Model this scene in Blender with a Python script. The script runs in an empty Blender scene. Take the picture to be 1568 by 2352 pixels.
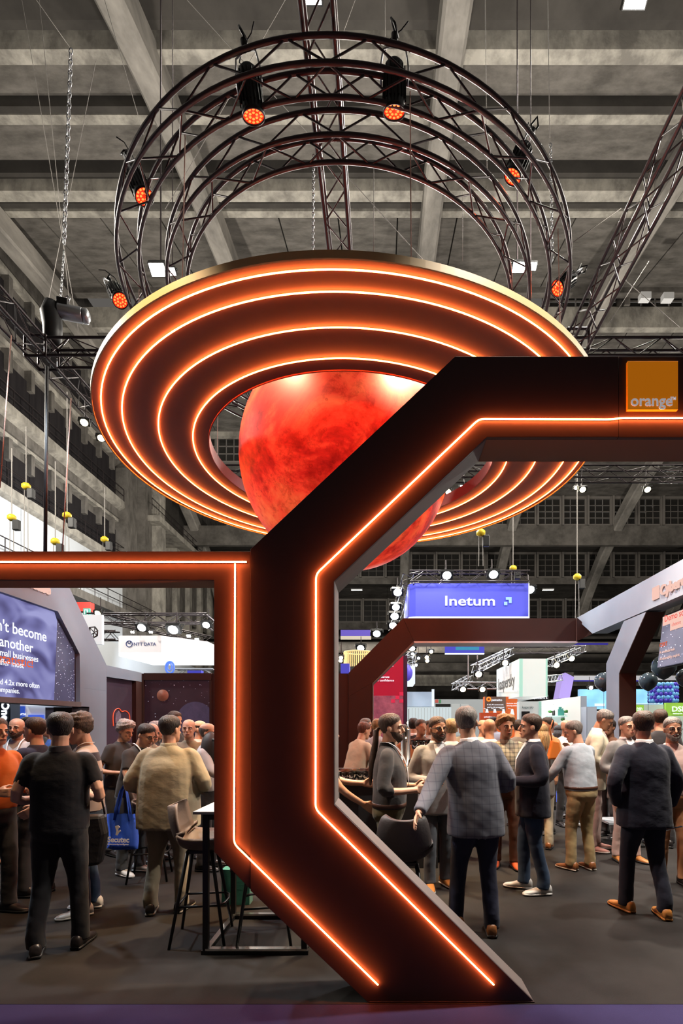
import bpy, bmesh, math, random
import numpy as np
from mathutils import Vector, Matrix, noise
random.seed(7)
sc = bpy.context.scene
F = 1180.0
CXP, CYP, CH = 880.0, 1665.0, 1.68      # vanishing point in pixels, lens height in metres
# ---------------------------------------------------------------- camera
cam = bpy.data.cameras.new('camera')
cam.sensor_fit = 'VERTICAL'
cam.sensor_height = 36.0
cam.lens = F / 2352.0 * 36.0
cam.shift_x = (784 - CXP) / 2352.0
cam.shift_y = (CYP - 1176) / 2352.0
cam.clip_start, cam.clip_end = 0.05, 300
co = bpy.data.objects.new('camera', cam)
sc.collection.objects.link(co)
co.location = (0, 0, CH)
co.rotation_euler = (math.pi / 2, 0, 0)
sc.camera = co
# ---------------------------------------------------------------- world, colour
w = bpy.data.worlds.new('hall_air')
sc.world = w
w.use_nodes = True
w.node_tree.nodes['Background'].inputs[0].default_value = (1.0, 0.93, 0.85, 1)
w.node_tree.nodes['Background'].inputs[1].default_value = 0.11
sc.view_settings.view_transform = 'Standard'
sc.view_settings.look = 'None'
sc.view_settings.gamma = 1
sc.view_settings.exposure = 0.0
sc.view_settings.use_curve_mapping = False
sc.cycles.use_adaptive_sampling = True
sc.cycles.adaptive_threshold = .05
sc.cycles.max_bounces = 4
sc.cycles.diffuse_bounces = 2
sc.cycles.glossy_bounces = 2
sc.cycles.transmission_bounces = 5
sc.cycles.transparent_max_bounces = 6
sc.cycles.sample_clamp_indirect = 4
sc.cycles.caustics_reflective = False
sc.cycles.caustics_refractive = False
# ---------------------------------------------------------------- lamps of the hall
def aim(o, tgt):
    o.rotation_euler = (Vector(tgt) - o.location).to_track_quat('-Z', 'Y').to_euler()
def lamp(kind, loc, power, col=(1, 1, 1), tgt=None, size=0.3, angle=90, blend=.6):
    d = bpy.data.lights.new('lamp_light', kind)
    d.energy = power
    d.color = col
    if kind == 'AREA':
        d.shape = 'DISK'; d.size = size
    elif kind == 'SPOT':
        d.spot_size = math.radians(angle); d.spot_blend = blend; d.shadow_soft_size = size
    else:
        d.shadow_soft_size = size
    o = bpy.data.objects.new('lamp_light', d)
    sc.collection.objects.link(o)
    o.location = loc
    if tgt: aim(o, tgt)
    return o
WARM, COOL, NEUT, RED = (1, .72, .42), (.78, .88, 1), (1, .93, .82), (1, .12, .04)
# hall floods hanging high up: they wash the concrete vault and the floor of the fair
for x, y, z, p in ((-12, 9, 11, 4300), (12, 9, 11, 5600), (0, 22, 12, 4200), (-12, 34, 14, 5200), (18, 34, 12, 5600), (2, 46, 6, 2600), (5, 12, 14, 3400)):
    lamp('POINT', (x, y, z), p, NEUT, size=.5)
lamp('SPOT', (-12, 24, 9), 5200, COOL, (-23.2, 31, 11), .5, 75, .8)
lamp('SPOT', (-14, 40, 9), 3000, COOL, (-21, 46, 5), .5, 75, .8)
# spots over the stand: warm over the bar, white over the sides
lamp('SPOT', (-1.6, 5.4, 6.9), 2300, WARM, (-1.9, 6.0, 1), .12, 75)
lamp('SPOT', (.8, 5.8, 6.9), 3300, WARM, (.5, 6.4, 1), .12, 75)
lamp('SPOT', (-4.2, 5.4, 6.9), 1400, COOL, (-3.4, 5.2, 1), .12, 95)
lamp('SPOT', (2.7, 6.4, 6.9), 3400, (1, .88, .74), (2.6, 6.0, 1), .12, 85)
lamp('SPOT', (4.2, 4.4, 7.0), 1900, NEUT, (2.6, 4.6, 0), .12, 80)
lamp('SPOT', (-2.2, 3.9, 6.6), 900, WARM, (-2.2, 4.8, .8), .12, 70)
lamp('SPOT', (1.4, 3.9, 7.0), 1500, (1, .9, .8), (1.1, 4.3, .8), .12, 70)
lamp('SPOT', (-1.0, 9.5, 6.9), 1700, COOL, (-5.0, 8.0, 2.4), .3, 60)  # added cool fill to brighten the left side frame
lamp('SPOT', (.6, 10.0, 6.9), 2300, COOL, (4.2, 8.6, 2.4), .3, 70)  # same added fill for the right side frame
# bright stands further down the hall
for x, y, z, p in ((-4, 15, 7.5, 500), (-10, 19, 8, 700), (1.5, 15, 8.5, 500), (8, 17, 8, 700), (2, 27, 8, 1100), (12, 24, 8, 900)):
    lamp('SPOT', (x, y, z), p * 2.2, (.95, .97, 1), (x, y + .6, 0), .4, 130)
# ---------------------------------------------------------------- helpers
def P(px, py, Y):
    return Vector(((px - CXP) / F * Y, Y, CH + (CYP - py) / F * Y))
def link(o, parent=None):
    sc.collection.objects.link(o)
    if parent is not None: o.parent = parent
    return o
def tag(o, label=None, cat=None, group=None, kind=None):
    if label: o['label'] = label
    if cat: o['category'] = cat
    if group: o['group'] = group
    if kind: o['kind'] = kind
    return o
def thing(name, label, cat, loc=(0, 0, 0), rz=0, group=None):
    o = bpy.data.objects.new(name, None)
    sc.collection.objects.link(o)
    o.location = loc
    o.rotation_euler = (0, 0, rz)
    o.empty_display_size = .1
    return tag(o, label, cat, group)
def mesh_obj(name, me, m, parent=None):
    o = bpy.data.objects.new(name, me)
    link(o, parent)
    if m is not None:
        if not me.materials:
            me.materials.append(m)
        elif me.materials[0] is not m:
            o.material_slots[0].link = 'OBJECT'
            o.material_slots[0].material = m
    return o
_sc2 = bpy.data.scenes.new('workbench')
def evald(o):
    _sc2.collection.objects.link(o)
    vl = _sc2.view_layers[0]; vl.update()
    dg = vl.depsgraph; dg.update()
    return bpy.data.meshes.new_from_object(o.evaluated_get(dg))
class MB:
    def __init__(s):
        s.v = []; s.f = []; s.sm = []
    def add(s, vs, fs, smooth=False):
        n = len(s.v)
        s.v += [tuple(p) for p in vs]
        s.f += [tuple(i + n for i in f) for f in fs]
        s.sm += [smooth] * len(fs)
        return s
    def box(s, x0, x1, y0, y1, z0, z1):
        vs = [(x, y, z) for z in (z0, z1) for x, y in ((x0, y0), (x1, y0), (x1, y1), (x0, y1))]
        return s.add(vs, [(3, 2, 1, 0), (4, 5, 6, 7), (0, 1, 5, 4), (1, 2, 6, 5), (2, 3, 7, 6), (3, 0, 4, 7)])
    def prism(s, poly, a, b, fn):
        """poly: list of 2D points; fn(u, v, d) -> 3D; extruded from depth a to b"""
        n = len(poly)
        vs = [fn(u, v, a) for u, v in poly] + [fn(u, v, b) for u, v in poly]
        fs = [tuple(range(n)), tuple(range(2 * n - 1, n - 1, -1))]
        fs += [(i, i + n, (i + 1) % n + n, (i + 1) % n) for i in range(n)]
        return s.add(vs, fs)
    def beam(s, p0, p1, w, h, up=(0, 0, 1)):
        p0, p1 = Vector(p0), Vector(p1)
        d = (p1 - p0).normalized()
        u = Vector(up)
        if abs(d.dot(u)) > .98: u = Vector((0, 1, 0))
        a = d.cross(u).normalized(); b = a.cross(d)
        vs = [p + a * (i * w / 2) + b * (j * h / 2) for p in (p0, p1) for i, j in ((-1, -1), (1, -1), (1, 1), (-1, 1))]
        return s.add(vs, [(3, 2, 1, 0), (4, 5, 6, 7), (0, 1, 5, 4), (1, 2, 6, 5), (2, 3, 7, 6), (3, 0, 4, 7)])
    def tube(s, pts, r, seg=8, caps=True, closed=False, smooth=True, rr=None):
        pts = [Vector(p) for p in pts]
        n = len(pts)
        rad = rr if rr else [r] * n
        vs = []; prev = None
        for i, p in enumerate(pts):
            if closed: t = (pts[(i + 1) % n] - pts[i - 1])
            else: t = pts[min(i + 1, n - 1)] - pts[max(i - 1, 0)]
            t.normalize()
            if prev is None:
                a = t.orthogonal().normalized()
                if abs(t.z) < .9: a = t.cross(Vector((0, 0, 1))).normalized()
            else:
                a = (prev - t * prev.dot(t)).normalized()
            prev = a
            b = t.cross(a)
            q = rad[i]
            ra, rb = q if isinstance(q, (tuple, list)) else (q, q)
            vs += [p + a * (ra * math.cos(2 * math.pi * k / seg)) + b * (rb * math.sin(2 * math.pi * k / seg)) for k in range(seg)]
        fs = []
        for i in range(n if closed else n - 1):
            for k in range(seg):
                j = (i + 1) % n
                fs.append((i * seg + k, i * seg + (k + 1) % seg, j * seg + (k + 1) % seg, j * seg + k))
        if caps and not closed:
            fs.append(tuple(range(seg - 1, -1, -1)))
            fs.append(tuple(range((n - 1) * seg, n * seg)))
        return s.add(vs, fs, smooth)
    def lathe(s, prof, seg=24, c=(0, 0, 0), smooth=True, axis=None):
        c = Vector(c)
        q = Matrix.Identity(3) if axis is None else Vector(axis).to_track_quat('Z', 'Y').to_matrix()
        vs = []
        for r, z in prof:
            vs += [c + q @ Vector((r * math.cos(2 * math.pi * k / seg), r * math.sin(2 * math.pi * k / seg), z)) for k in range(seg)]
        fs = []
        for i in range(len(prof) - 1):
            for k in range(seg):
                fs.append((i * seg + k, i * seg + (k + 1) % seg, (i + 1) * seg + (k + 1) % seg, (i + 1) * seg + k))
        if prof[0][0] > 1e-4: fs.append(tuple(range(seg - 1, -1, -1)))
        if prof[-1][0] > 1e-4: fs.append(tuple(range((len(prof) - 1) * seg, len(prof) * seg)))
        return s.add(vs, fs, smooth)
    def ball(s, c, r, seg=16, rings=10, smooth=True):
        rx, ry, rz = r if isinstance(r, (tuple, list)) else (r, r, r)
        vs = []
        for i in range(rings + 1):
            a = math.pi * i / rings
            a = max(1e-3, min(math.pi - 1e-3, a))
            for k in range(seg):
                b = 2 * math.pi * k / seg
                vs.append((c[0] + rx * math.sin(a) * math.cos(b), c[1] + ry * math.sin(a) * math.sin(b), c[2] + rz * math.cos(a)))
        fs = [(i * seg + k, (i + 1) * seg + k, (i + 1) * seg + (k + 1) % seg, i * seg + (k + 1) % seg) for i in range(rings) for k in range(seg)]
        fs.append(tuple(range(seg))); fs.append(tuple(range((rings + 1) * seg - 1, rings * seg - 1, -1)))
        return s.add(vs, fs, smooth)
    def mesh(s, name):
        me = bpy.data.meshes.new(name)
        me.from_pydata(s.v, [], s.f)
        me.polygons.foreach_set('use_smooth', s.sm)
        me.update()
        return me
    def build(s, name, m, parent=None, bevel=0):
        o = mesh_obj(name, s.mesh(name), m, parent)
        if bevel:
            b = o.modifiers.new('edge', 'BEVEL'); b.width = bevel; b.segments = 2; b.limit_method = 'ANGLE'; b.angle_limit = math.radians(40)
        return o
_unit = {}
def stick(name, p0, p1, r, m, parent=None, seg=6):
    """a straight rod as its own object on a shared unit cylinder"""
    if seg not in _unit:
        me = MB().tube([(0, 0, 0), (0, 0, 1)], 1, seg).mesh('rod'); _unit[seg] = me
    me = _unit[seg]
    k = (seg, m.name)
    if k not in _unit:
        me = me.copy(); me.materials.append(m); _unit[k] = me
    o = bpy.data.objects.new(name, _unit[k])
    link(o, parent)
    p0, p1 = Vector(p0), Vector(p1)
    d = p1 - p0
    o.matrix_local = Matrix.Translation(p0) @ d.to_track_quat('Z', 'Y').to_matrix().to_4x4() @ Matrix.Diagonal((r, r, d.length, 1))
    return o
_ub = {}
def block(name, x0, x1, y0, y1, z0, z1, m, parent=None):
    """a box as its own object on a shared unit cube"""
    if m.name not in _ub:
        me = MB().box(0, 1, 0, 1, 0, 1).mesh('block'); me.materials.append(m); _ub[m.name] = me
    o = bpy.data.objects.new(name, _ub[m.name])
    link(o, parent)
    o.location = (x0, y0, z0); o.scale = (x1 - x0, y1 - y0, z1 - z0)
    return o
# ---------------------------------------------------------------- materials
def mat(name, col, rough=.6, metal=0., bump=None, vary=None, spec=.5, emit=None, es=0., trans=0., alpha=1., sheen=0.):
    m = bpy.data.materials.new(name)
    m.use_nodes = True
    nt = m.node_tree; N = nt.nodes; L = nt.links
    b = N['Principled BSDF']
    b.inputs['Base Color'].default_value = (*col, 1)
    b.inputs['Roughness'].default_value = rough
    b.inputs['Metallic'].default_value = metal
    b.inputs['Specular IOR Level'].default_value = spec
    b.inputs['Transmission Weight'].default_value = trans
    b.inputs['Alpha'].default_value = alpha
    b.inputs['Sheen Weight'].default_value = sheen
    if emit:
        b.inputs['Emission Color'].default_value = (*emit, 1); b.inputs['Emission Strength'].default_value = es
    if bump or vary:
        tc = N.new('ShaderNodeTexCoord')
    if vary:     # (scale, amount, col2, stretch)
        mp = N.new('ShaderNodeMapping'); mp.inputs['Scale'].default_value = vary[3] if len(vary) > 3 else (1, 1, 1)
        n = N.new('ShaderNodeTexNoise'); n.inputs['Scale'].default_value = vary[0]; n.inputs['Detail'].default_value = 5; n.inputs['Roughness'].default_value = .65
        r = N.new('ShaderNodeValToRGB')
        r.color_ramp.elements[0].position = .5 - vary[1]; r.color_ramp.elements[1].position = .5 + vary[1]
        r.color_ramp.elements[0].color = (*vary[2], 1); r.color_ramp.elements[1].color = (*col, 1)
        L.new(tc.outputs['Object'], mp.inputs[0]); L.new(mp.outputs[0], n.inputs['Vector'])
        L.new(n.outputs['Fac'], r.inputs[0]); L.new(r.outputs[0], b.inputs['Base Color'])
    if bump:     # (scale, strength, dist, stretch)
        mp = N.new('ShaderNodeMapping'); mp.inputs['Scale'].default_value = bump[3] if len(bump) > 3 else (1, 1, 1)
        n = N.new('ShaderNodeTexNoise'); n.inputs['Scale'].default_value = bump[0]; n.inputs['Detail'].default_value = 4
        u = N.new('ShaderNodeBump'); u.inputs['Strength'].default_value = bump[1]; u.inputs['Distance'].default_value = bump[2]
        L.new(tc.outputs['Object'], mp.inputs[0]); L.new(mp.outputs[0], n.inputs['Vector'])
        L.new(n.outputs['Fac'], u.inputs['Height']); L.new(u.outputs[0], b.inputs['Normal'])
    return m
def glow(name, col, s):
    m = bpy.data.materials.new(name); m.use_nodes = True
    nt = m.node_tree; nt.nodes.clear()
    e = nt.nodes.new('ShaderNodeEmission'); e.inputs[0].default_value = (*col, 1); e.inputs[1].default_value = s
    o = nt.nodes.new('ShaderNodeOutputMaterial'); nt.links.new(e.outputs[0], o.inputs[0])
    return m
M = {}
M['carpet'] = mat('dark_carpet', (.024, .022, .021), .95, bump=(420, .35, .004), vary=(2.2, .22, (.014, .013, .0125)), spec=.15)
M['purple'] = mat('purple_carpet', (.030, .026, .075), .95, bump=(420, .35, .004), vary=(3, .3, (.023, .019, .055)), spec=.1)
M['hallfloor'] = mat('grey_floor', (.05, .05, .055), .8, vary=(.6, .2, (.035, .035, .04)))
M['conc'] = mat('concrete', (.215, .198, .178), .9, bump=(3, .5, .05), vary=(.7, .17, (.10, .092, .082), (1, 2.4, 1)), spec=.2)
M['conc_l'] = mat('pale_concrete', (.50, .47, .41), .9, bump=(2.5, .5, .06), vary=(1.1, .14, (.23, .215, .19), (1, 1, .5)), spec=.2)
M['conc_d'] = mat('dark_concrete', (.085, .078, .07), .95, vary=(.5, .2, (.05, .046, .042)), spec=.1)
M['conc_rib'] = mat('rib_concrete', (.42, .39, .35), .9, bump=(1.6, .6, .08), vary=(.6, .18, (.16, .15, .135), (1, .35, 1)), spec=.2)
M['black_panel'] = mat('black_panel', (.052, .036, .038), .62, vary=(9, .3, (.044, .032, .034)), spec=.25)
M['under'] = mat('underside_bounce_tint', (.17, .085, .05), .7)  # bounced warm light put into the beams' colour
M['grey_paint'] = mat('grey_paint', (.155, .138, .132), .7, vary=(6, .25, (.13, .116, .11)))
M['blue_grey'] = mat('blue_grey_paint', (.20, .225, .26), .65, vary=(1.5, .25, (.175, .195, .225)))
M['brown'] = mat('dark_panel_neon_tint', (.05, .019, .014), .6, vary=(2, .3, (.038, .016, .012)), spec=.3)  # red light of the neon painted into a dark panel
M['truss'] = mat('truss_black', (.05, .04, .042), .38, .5)
M['truss_s'] = mat('truss_silver', (.55, .56, .58), .35, .9)
M['chrome'] = mat('chrome', (.6, .58, .55), .22, 1)
M['blackm'] = mat('black_metal', (.012, .012, .012), .4, .3)
M['black'] = mat('black_plastic', (.012, .012, .013), .5)
M['white'] = mat('white_board', (.78, .79, .8), .6)
M['whitewall'] = mat('white_cloth_wall', (.62, .65, .68), .85, vary=(.35, .3, (.54, .57, .6)))
M['curtain'] = mat('dark_curtain', (.018, .016, .018), .9, vary=(.8, .2, (.03, .027, .028), (3, 3, .3)), spec=.1)
M['winpane'] = mat('dusty_pane', (.045, .042, .038), .25, vary=(.35, .2, (.02, .019, .018)))
M['winbar'] = mat('window_bar', (.22, .20, .18), .8)
M['dark'] = mat('deep_shade', (.012, .012, .012), .9)
M['neon'] = glow('neon_tube', (1, .16, .034), 104)
M['neon_far'] = glow('neon_tube_ring', (1, .15, .026), 92)
M['rim_gold'] = mat('pale_rim', (.46, .33, .15), .6)  # gold trim of the ring, rim and ribs
M['ring'] = mat('ring_board', (.058, .040, .048), .6, vary=(3, .3, (.046, .032, .040)), spec=.3)
M['lampw'] = glow('lamp_white', (1, .97, .9), 40)
M['lampc'] = glow('lamp_cool', (.92, .97, 1), 40)
M['lampy'] = glow('lamp_warm', (1, .82, .45), 32)
M['led'] = glow('led_red', (1, .10, .02), 5)
M['ledbase'] = mat('led_lens', (.25, .01, .005), .2, emit=(1, .04, .01), es=1.0)
M['yellow'] = mat('yellow_hoist', (.85, .62, .03), .45)
M['rope'] = mat('wire', (.30, .28, .26), .6, .4)
M['rope_tint'] = mat('wire_glow_tint', (.45, .25, .2), .6)  # wire colour with the red glow painted in
M['txt_w'] = glow('letter_white', (.9, .93, 1), 1.3)
M['txt_g'] = mat('letter_grey', (.62, .60, .62), .5, emit=(.8, .76, .8), es=.35)
M['txt_pink'] = glow('letter_pink', (1, .62, .52), .95)
M['txt_or'] = glow('letter_orange', (1, .16, .05), .85)
M['txt_navy'] = mat('letter_navy', (.02, .05, .22), .5)
M['txt_blk'] = mat('letter_black', (.01, .012, .014), .5)
M['glass'] = mat('clear_glass', (.95, .97, 1), .03, trans=1, spec=.5)
M['beer'] = mat('beer', (.8, .35, .03), .1, trans=.6, emit=(.8, .3, .02), es=.15)
# ================================================================ THE HALL
def struct(name, mb, m, parent=None, bevel=0):
    o = mb.build(name, m, parent, bevel)
    if parent is None: o['kind'] = 'structure'
    return o
SY = 3.107                                     # front face of the stand
struct('floor', MB().box(-40, 40, -12, 95, -.30, -.02), M['hallfloor'])
struct('floor', MB().box(-5.6, 9.5, SY - .015, 12.5, -.02, 0), M['carpet'])
struct('floor', MB().box(-12, 14, -4, SY - .018, -.02, -.001), M['purple'])
struct('floor', MB().box(-12, 14, 12.52, 30, -.02, -.001), M['carpet'])
# vault bands seen from below: (row0, row1, depth0, depth1, kind, proud)
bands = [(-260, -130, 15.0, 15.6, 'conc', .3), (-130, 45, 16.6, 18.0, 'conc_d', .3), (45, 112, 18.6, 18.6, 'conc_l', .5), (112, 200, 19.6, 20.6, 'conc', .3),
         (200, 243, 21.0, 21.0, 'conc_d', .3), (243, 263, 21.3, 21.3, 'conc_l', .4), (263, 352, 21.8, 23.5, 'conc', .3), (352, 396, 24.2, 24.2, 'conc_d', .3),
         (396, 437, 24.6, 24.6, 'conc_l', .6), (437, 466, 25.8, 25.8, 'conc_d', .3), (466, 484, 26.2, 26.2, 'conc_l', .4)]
ceil = thing('ceiling', None, None); ceil['kind'] = 'structure'
YS = 1.085
for r0, r1, y0, y1, k, th in bands:
    y0 *= YS; y1 *= YS
    z0 = CH + (CYP - r0 + 1) / F * y0; z1 = CH + (CYP - r1 - 1) / F * y1
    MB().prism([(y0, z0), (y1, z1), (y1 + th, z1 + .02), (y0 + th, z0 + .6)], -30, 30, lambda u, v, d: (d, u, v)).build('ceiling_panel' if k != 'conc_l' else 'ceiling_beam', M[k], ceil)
def zr(row, Y): return CH + (CYP - row) / F * Y
# soffits of the stepped roof beyond the crown, with joints in depth
steps = [(484, 670, 26.8, 34.0), (750, 1000, 34.4, 46.8), (1062, 1140, 47.2, 53.8), (1250, 1268, 56, 62.1), (1340, 1375, 63.5, 71.5)]
for r0, r1, y0, y1 in steps:
    y0 *= YS; y1 *= YS
    z0, z1 = zr(r0, y0), zr(r1, y1)
    for k in range(-9, 9):
        x0, x1 = k * 3.43 + .86, k * 3.43 + 4.21
        if y0 > 40: x0, x1 = k * 4 + .6, k * 4 + 4.58
        MB().prism([(y0, z0), (y1, z1), (y1, z1 + .4), (y0, z0 + .4)], x0, x1, lambda u, v, d: (d, u, v)).build('ceiling_panel', M['conc'], ceil)
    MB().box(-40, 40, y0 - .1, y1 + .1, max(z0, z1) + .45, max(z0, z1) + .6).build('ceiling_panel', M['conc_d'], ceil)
# pale parapet beams below each window row: (row0, row1, depth)
for r0, r1, y in ((705, 752, 34.0), (640, 672, 33.5), (1207, 1252, 53.6), (1327, 1341, 61.9), (1430, 1446, 71.0), (940, 1001, 46.2)):
    y *= YS
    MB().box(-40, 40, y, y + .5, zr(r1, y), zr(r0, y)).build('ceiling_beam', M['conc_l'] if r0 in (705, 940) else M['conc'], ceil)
# far wall and the dark void of its foot
wf = MB().box(-40, 40, 84, 85, 0, 34)
struct('wall_far', wf, M['conc_d'])
struct('wall_right', MB().box(40, 41, -12, 84, 0, 34), M['conc_d'])
struct('wall_back', MB().box(-40, 40, -13, -12, 0, 34), M['conc_d'])
# ribs: the great arches crossing the hall, one every twelve metres
arch = [(6, 21.5), (11, 24.3), (16.4, 26.4), (21.2, 27.8), (28.1, 29), (34, 29.2), (42, 28.2), (50, 25.9), (56, 22.9), (60, 20.2), (64, 16.5), (67, 12), (70, 6), (72, 0)]
arch = [(y * 1.063, z) for y, z in arch]
def smooth2(p, n=4):
    q = []
    for i in range(len(p) - 1):
        a, b, c, d = p[max(i - 1, 0)], p[i], p[i + 1], p[min(i + 2, len(p) - 1)]
        for k in range(n):
            t = k / n
            q.append(tuple(.5 * (2 * b[j] + (c[j] - a[j]) * t + (2 * a[j] - 5 * b[j] + 4 * c[j] - d[j]) * t * t + (3 * b[j] - a[j] - 3 * c[j] + d[j]) * t ** 3) for j in range(len(a))))
    q.append(tuple(p[-1]))
    return q
ap = smooth2(arch, 4)
for i in range(-2, 5):
    xc = 12 * (i + .215)
    mb = MB(); vs = []
    for k, (y, z) in enumerate(ap):
        t = Vector((ap[min(k + 1, len(ap) - 1)][0] - ap[max(k - 1, 0)][0], ap[min(k + 1, len(ap) - 1)][1] - ap[max(k - 1, 0)][1])).normalized()
        nx, nz = t.y, -t.x                       # towards the inside of the arch
        if nz > 0: nx, nz = -nx, -nz
        hw = .52
        for sx, dd in ((-hw, 1.2), (-hw, .12), (-hw + .12, 0), (hw - .12, 0), (hw, .12), (hw, 1.2)):
            vs.append((xc + sx, y - nx * dd, z - nz * dd))
    fs = [(k * 6 + j, k * 6 + (j + 1) % 6, k * 6 + 6 + (j + 1) % 6, k * 6 + 6 + j) for k in range(len(ap) - 1) for j in range(6)]
    mb.add(vs, fs)
    o = mb.build('pillar', M['conc_rib']); o['kind'] = 'structure'
# clad feet of two ribs
# window rows: each unit a frame with bars and panes
wn = 0
pane_me = MB().box(0, 1, 0, .03, 0, 1).mesh('pane'); pane_me.materials.append(M['winpane'])
def window_row(r0, r1, Y, x0, x1, uw, nx, nz):
    global wn
    Y *= YS; x0 *= YS; x1 *= YS; uw *= YS
    z1, z0 = zr(r0, Y), zr(r1, Y)
    x = x0
    while x < x1 - .1:
        wn += 1
        w = thing('window_%d' % wn, None, None, (x, Y, z0)); w['kind'] = 'structure'
        W, H = uw * .94, z1 - z0
        f = MB().box(0, W, 0, .3, 0, H * .06).box(0, W, 0, .3, H * .92, H).box(0, uw * .07, -.25, .3, 0, H).box(W - uw * .01, W + uw * .05, 0, .3, 0, H)
        f.build('window_frame', M['winbar'], w)
        b = MB()
        cw, chh = (W - uw * .07) / nx, H * .86 / nz
        for i in range(1, nx): b.box(uw * .07 + i * cw - .03, uw * .07 + i * cw + .03, .1, .17, H * .06, H * .92)
        for j in range(1, nz): b.box(uw * .07, W, .1, .17, H * .06 + j * chh - .03, H * .06 + j * chh + .03)
        b.build('window_bars', M['winbar'], w)
        for i in range(nx):
            for j in range(nz):
                o = bpy.data.objects.new('pane', pane_me); link(o, w)
                o.location = (uw * .07 + i * cw + .03, .2 + random.random() * .05, H * .06 + j * chh + .03); o.scale = (cw - .06, 1, chh - .06)
        x += uw
window_row(1140, 1207, 53.8, 2.9, 34, 2.63, 3, 4)
window_row(1268, 1327, 62.1, -5.9, 38, 3.05, 3, 4)
window_row(1375, 1430, 71.3, -6.4, 32, 3.5, 3, 4)
window_row(1001, 1062, 46.8, -17.6, -10.2, 2.4, 3, 3)
window_row(670, 706, 34.1, 10.6, 21.2, 5.3, 5, 2)
# low soffit, ducts and dark background between the stands and the far wall
MB().box(-40, 40, 64, 83.8, 12.4, 12.7).build('ceiling_panel', M['conc_d'], ceil)
for i, (r, Y, rad) in enumerate(((1487, 50, .55), (1512, 56, .5), (1530, 60, .7))):
    z = zr(r, Y)
    o = MB().tube([(x, Y, z) for x in range(-17, 36, 4)], rad, 12).build('air_duct', M['conc_d'] if i == 1 else M['conc'])
    tag(o, ('upper round grey air duct running across the far hall above the white stands', 'middle dark air duct running across the far hall', 'lowest wide grey air duct across the far hall')[i], 'duct')
MB().box(-40, 40, 70, 70.3, zr(1575, 70), zr(1550, 70)).build('ceiling_beam', M['conc_l'], ceil)
# ---------------------------------------------------------------- left end wall with galleries
WX = -23.2
def wz(row): return CH + (CYP - row) / 880 * -WX       # heights read at the left edge of the frame
def wy(px): return -WX * F / (CXP - px)
wl = thing('wall_left', None, None); wl['kind'] = 'structure'
MB().box(WX - 1, WX - .6, 5, 78, 0, 36).build('wall_panel', M['conc'], wl)
YE = wy(277)
rows = [(614, 695), (787, 918), (998, 1112)]
for ri, (a, b) in enumerate(rows):
    zt, zb = wz(a), wz(b)
    y = 20.0; k = 0
    while y < YE - .6:
        y2 = y + 2.05
        MB().box(WX - .6, WX - .45, y, y2 - .06, zb - .2, zt - .35 + .35 * (k % 2)).build('curtain', M['curtain'], wl)
        MB().box(WX - .6, WX - .12, y2 - .28, y2 + .06, zt - 1.0, zt + .35).build('bracket', M['conc'], wl)
        y = y2; k += 1
    # concrete band above the curtains
    MB().box(WX - .62, WX - .2, 5, YE, zt + .35, zt + .75).build('wall_beam', M['conc_l'], wl)
for gi, row in enumerate((918, 1112)):
    z = wz(row)
    MB().prism([(WX - .6, z), (WX + .35, z), (WX + .35, z - .55), (WX - .1, z - .8), (WX - .6, z - .8)], 5, wy(312) if gi == 0 else 46, lambda u, v, d: (u, d, v)).build('gallery_slab', M['conc_l'], wl)
    MB().box(WX - .6, WX - .05, 5, YE, z - 1.5, z - .8).build('wall_beam', M['conc'], wl)
    rl = thing('railing', ('thin metal railing along the upper gallery of the left wall', 'thin metal railing along the lower gallery above the white cloth')[gi], 'railing', (WX + .3, 20, z))
    L = (YE if gi == 0 else 46) - 20
    for h in (.5, 1.05): stick('rail', (0, 0, h), (0, L, h), .035, M['truss'], rl)
    n = int(L / 1.6)
    for k in range(n + 1): stick('post', (0, k * L / n, 0), (0, k * L / n, 1.05), .03, M['truss'], rl)
# concrete pier, balcony and niches after the curtains
YP = wy(300)
MB().box(WX - .6, WX + .5, YE, wy(302), 0, wz(1030) + 6).build('wall_panel', M['conc'], wl)
MB().box(WX - .6, WX + 1.1, wy(306), wy(322), 0, 33).build('pier', M['conc'], wl)
MB().box(WX - .6, WX + 1.8, wy(326), wy(338), 0, 33).build('pier', M['conc_l'], wl)
zg = wz(918)
MB().box(WX - .6, WX + 2.2, wy(312), 60, zg - .55, zg).build('gallery_slab', M['conc_l'], wl)
for k in range(5):
    y = 52 + k * 3.6
    MB().box(WX - .6, WX + .9, y, y + .7, 0, zg - .5).build('pier', M['conc_l'], wl)
    MB().box(WX - .6, WX + .6, y + 1.2, y + 3.0, zg + .2, zg + 6).build('wall_panel', M['conc_d'], wl)
    MB().box(WX - .6, WX + .6, y + 1.2, y + 3.0, zg - 8, zg - 2).build('wall_panel', M['conc'], wl)
MB().box(WX - .6, WX + 1.4, wy(340), 64, 9.3, 10.0).build('gallery_slab', M['conc_l'], wl)
rl = thing('railing', 'railing on the balcony past the tall concrete piers of the left wall', 'railing', (WX + 2.1, 46.9, zg))
for h in (.5, 1.05): stick('rail', (0, 0, h), (0, 13, h), .035, M['truss'], rl)
for k in range(10): stick('post', (0, k * 1.44, 0), (0, k * 1.44, 1.05), .03, M['truss'], rl)
rl = thing('railing', 'railing on the low balcony seen above the white hanging sign', 'railing', (WX + 1.35, 26, wz(1340) + 1.2))
for h in (.5, 1.05): stick('rail', (0, 0, h), (0, 24, h), .035, M['truss'], rl)
for k in range(14): stick('post', (0, k * 1.85, 0), (0, k * 1.85, 1.05), .03, M['truss'], rl)
MB().box(WX - .6, WX + 1.4, 20, 50, wz(1340) + .6, wz(1340) + 1.2).build('gallery_slab', M['conc'], wl)
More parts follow.
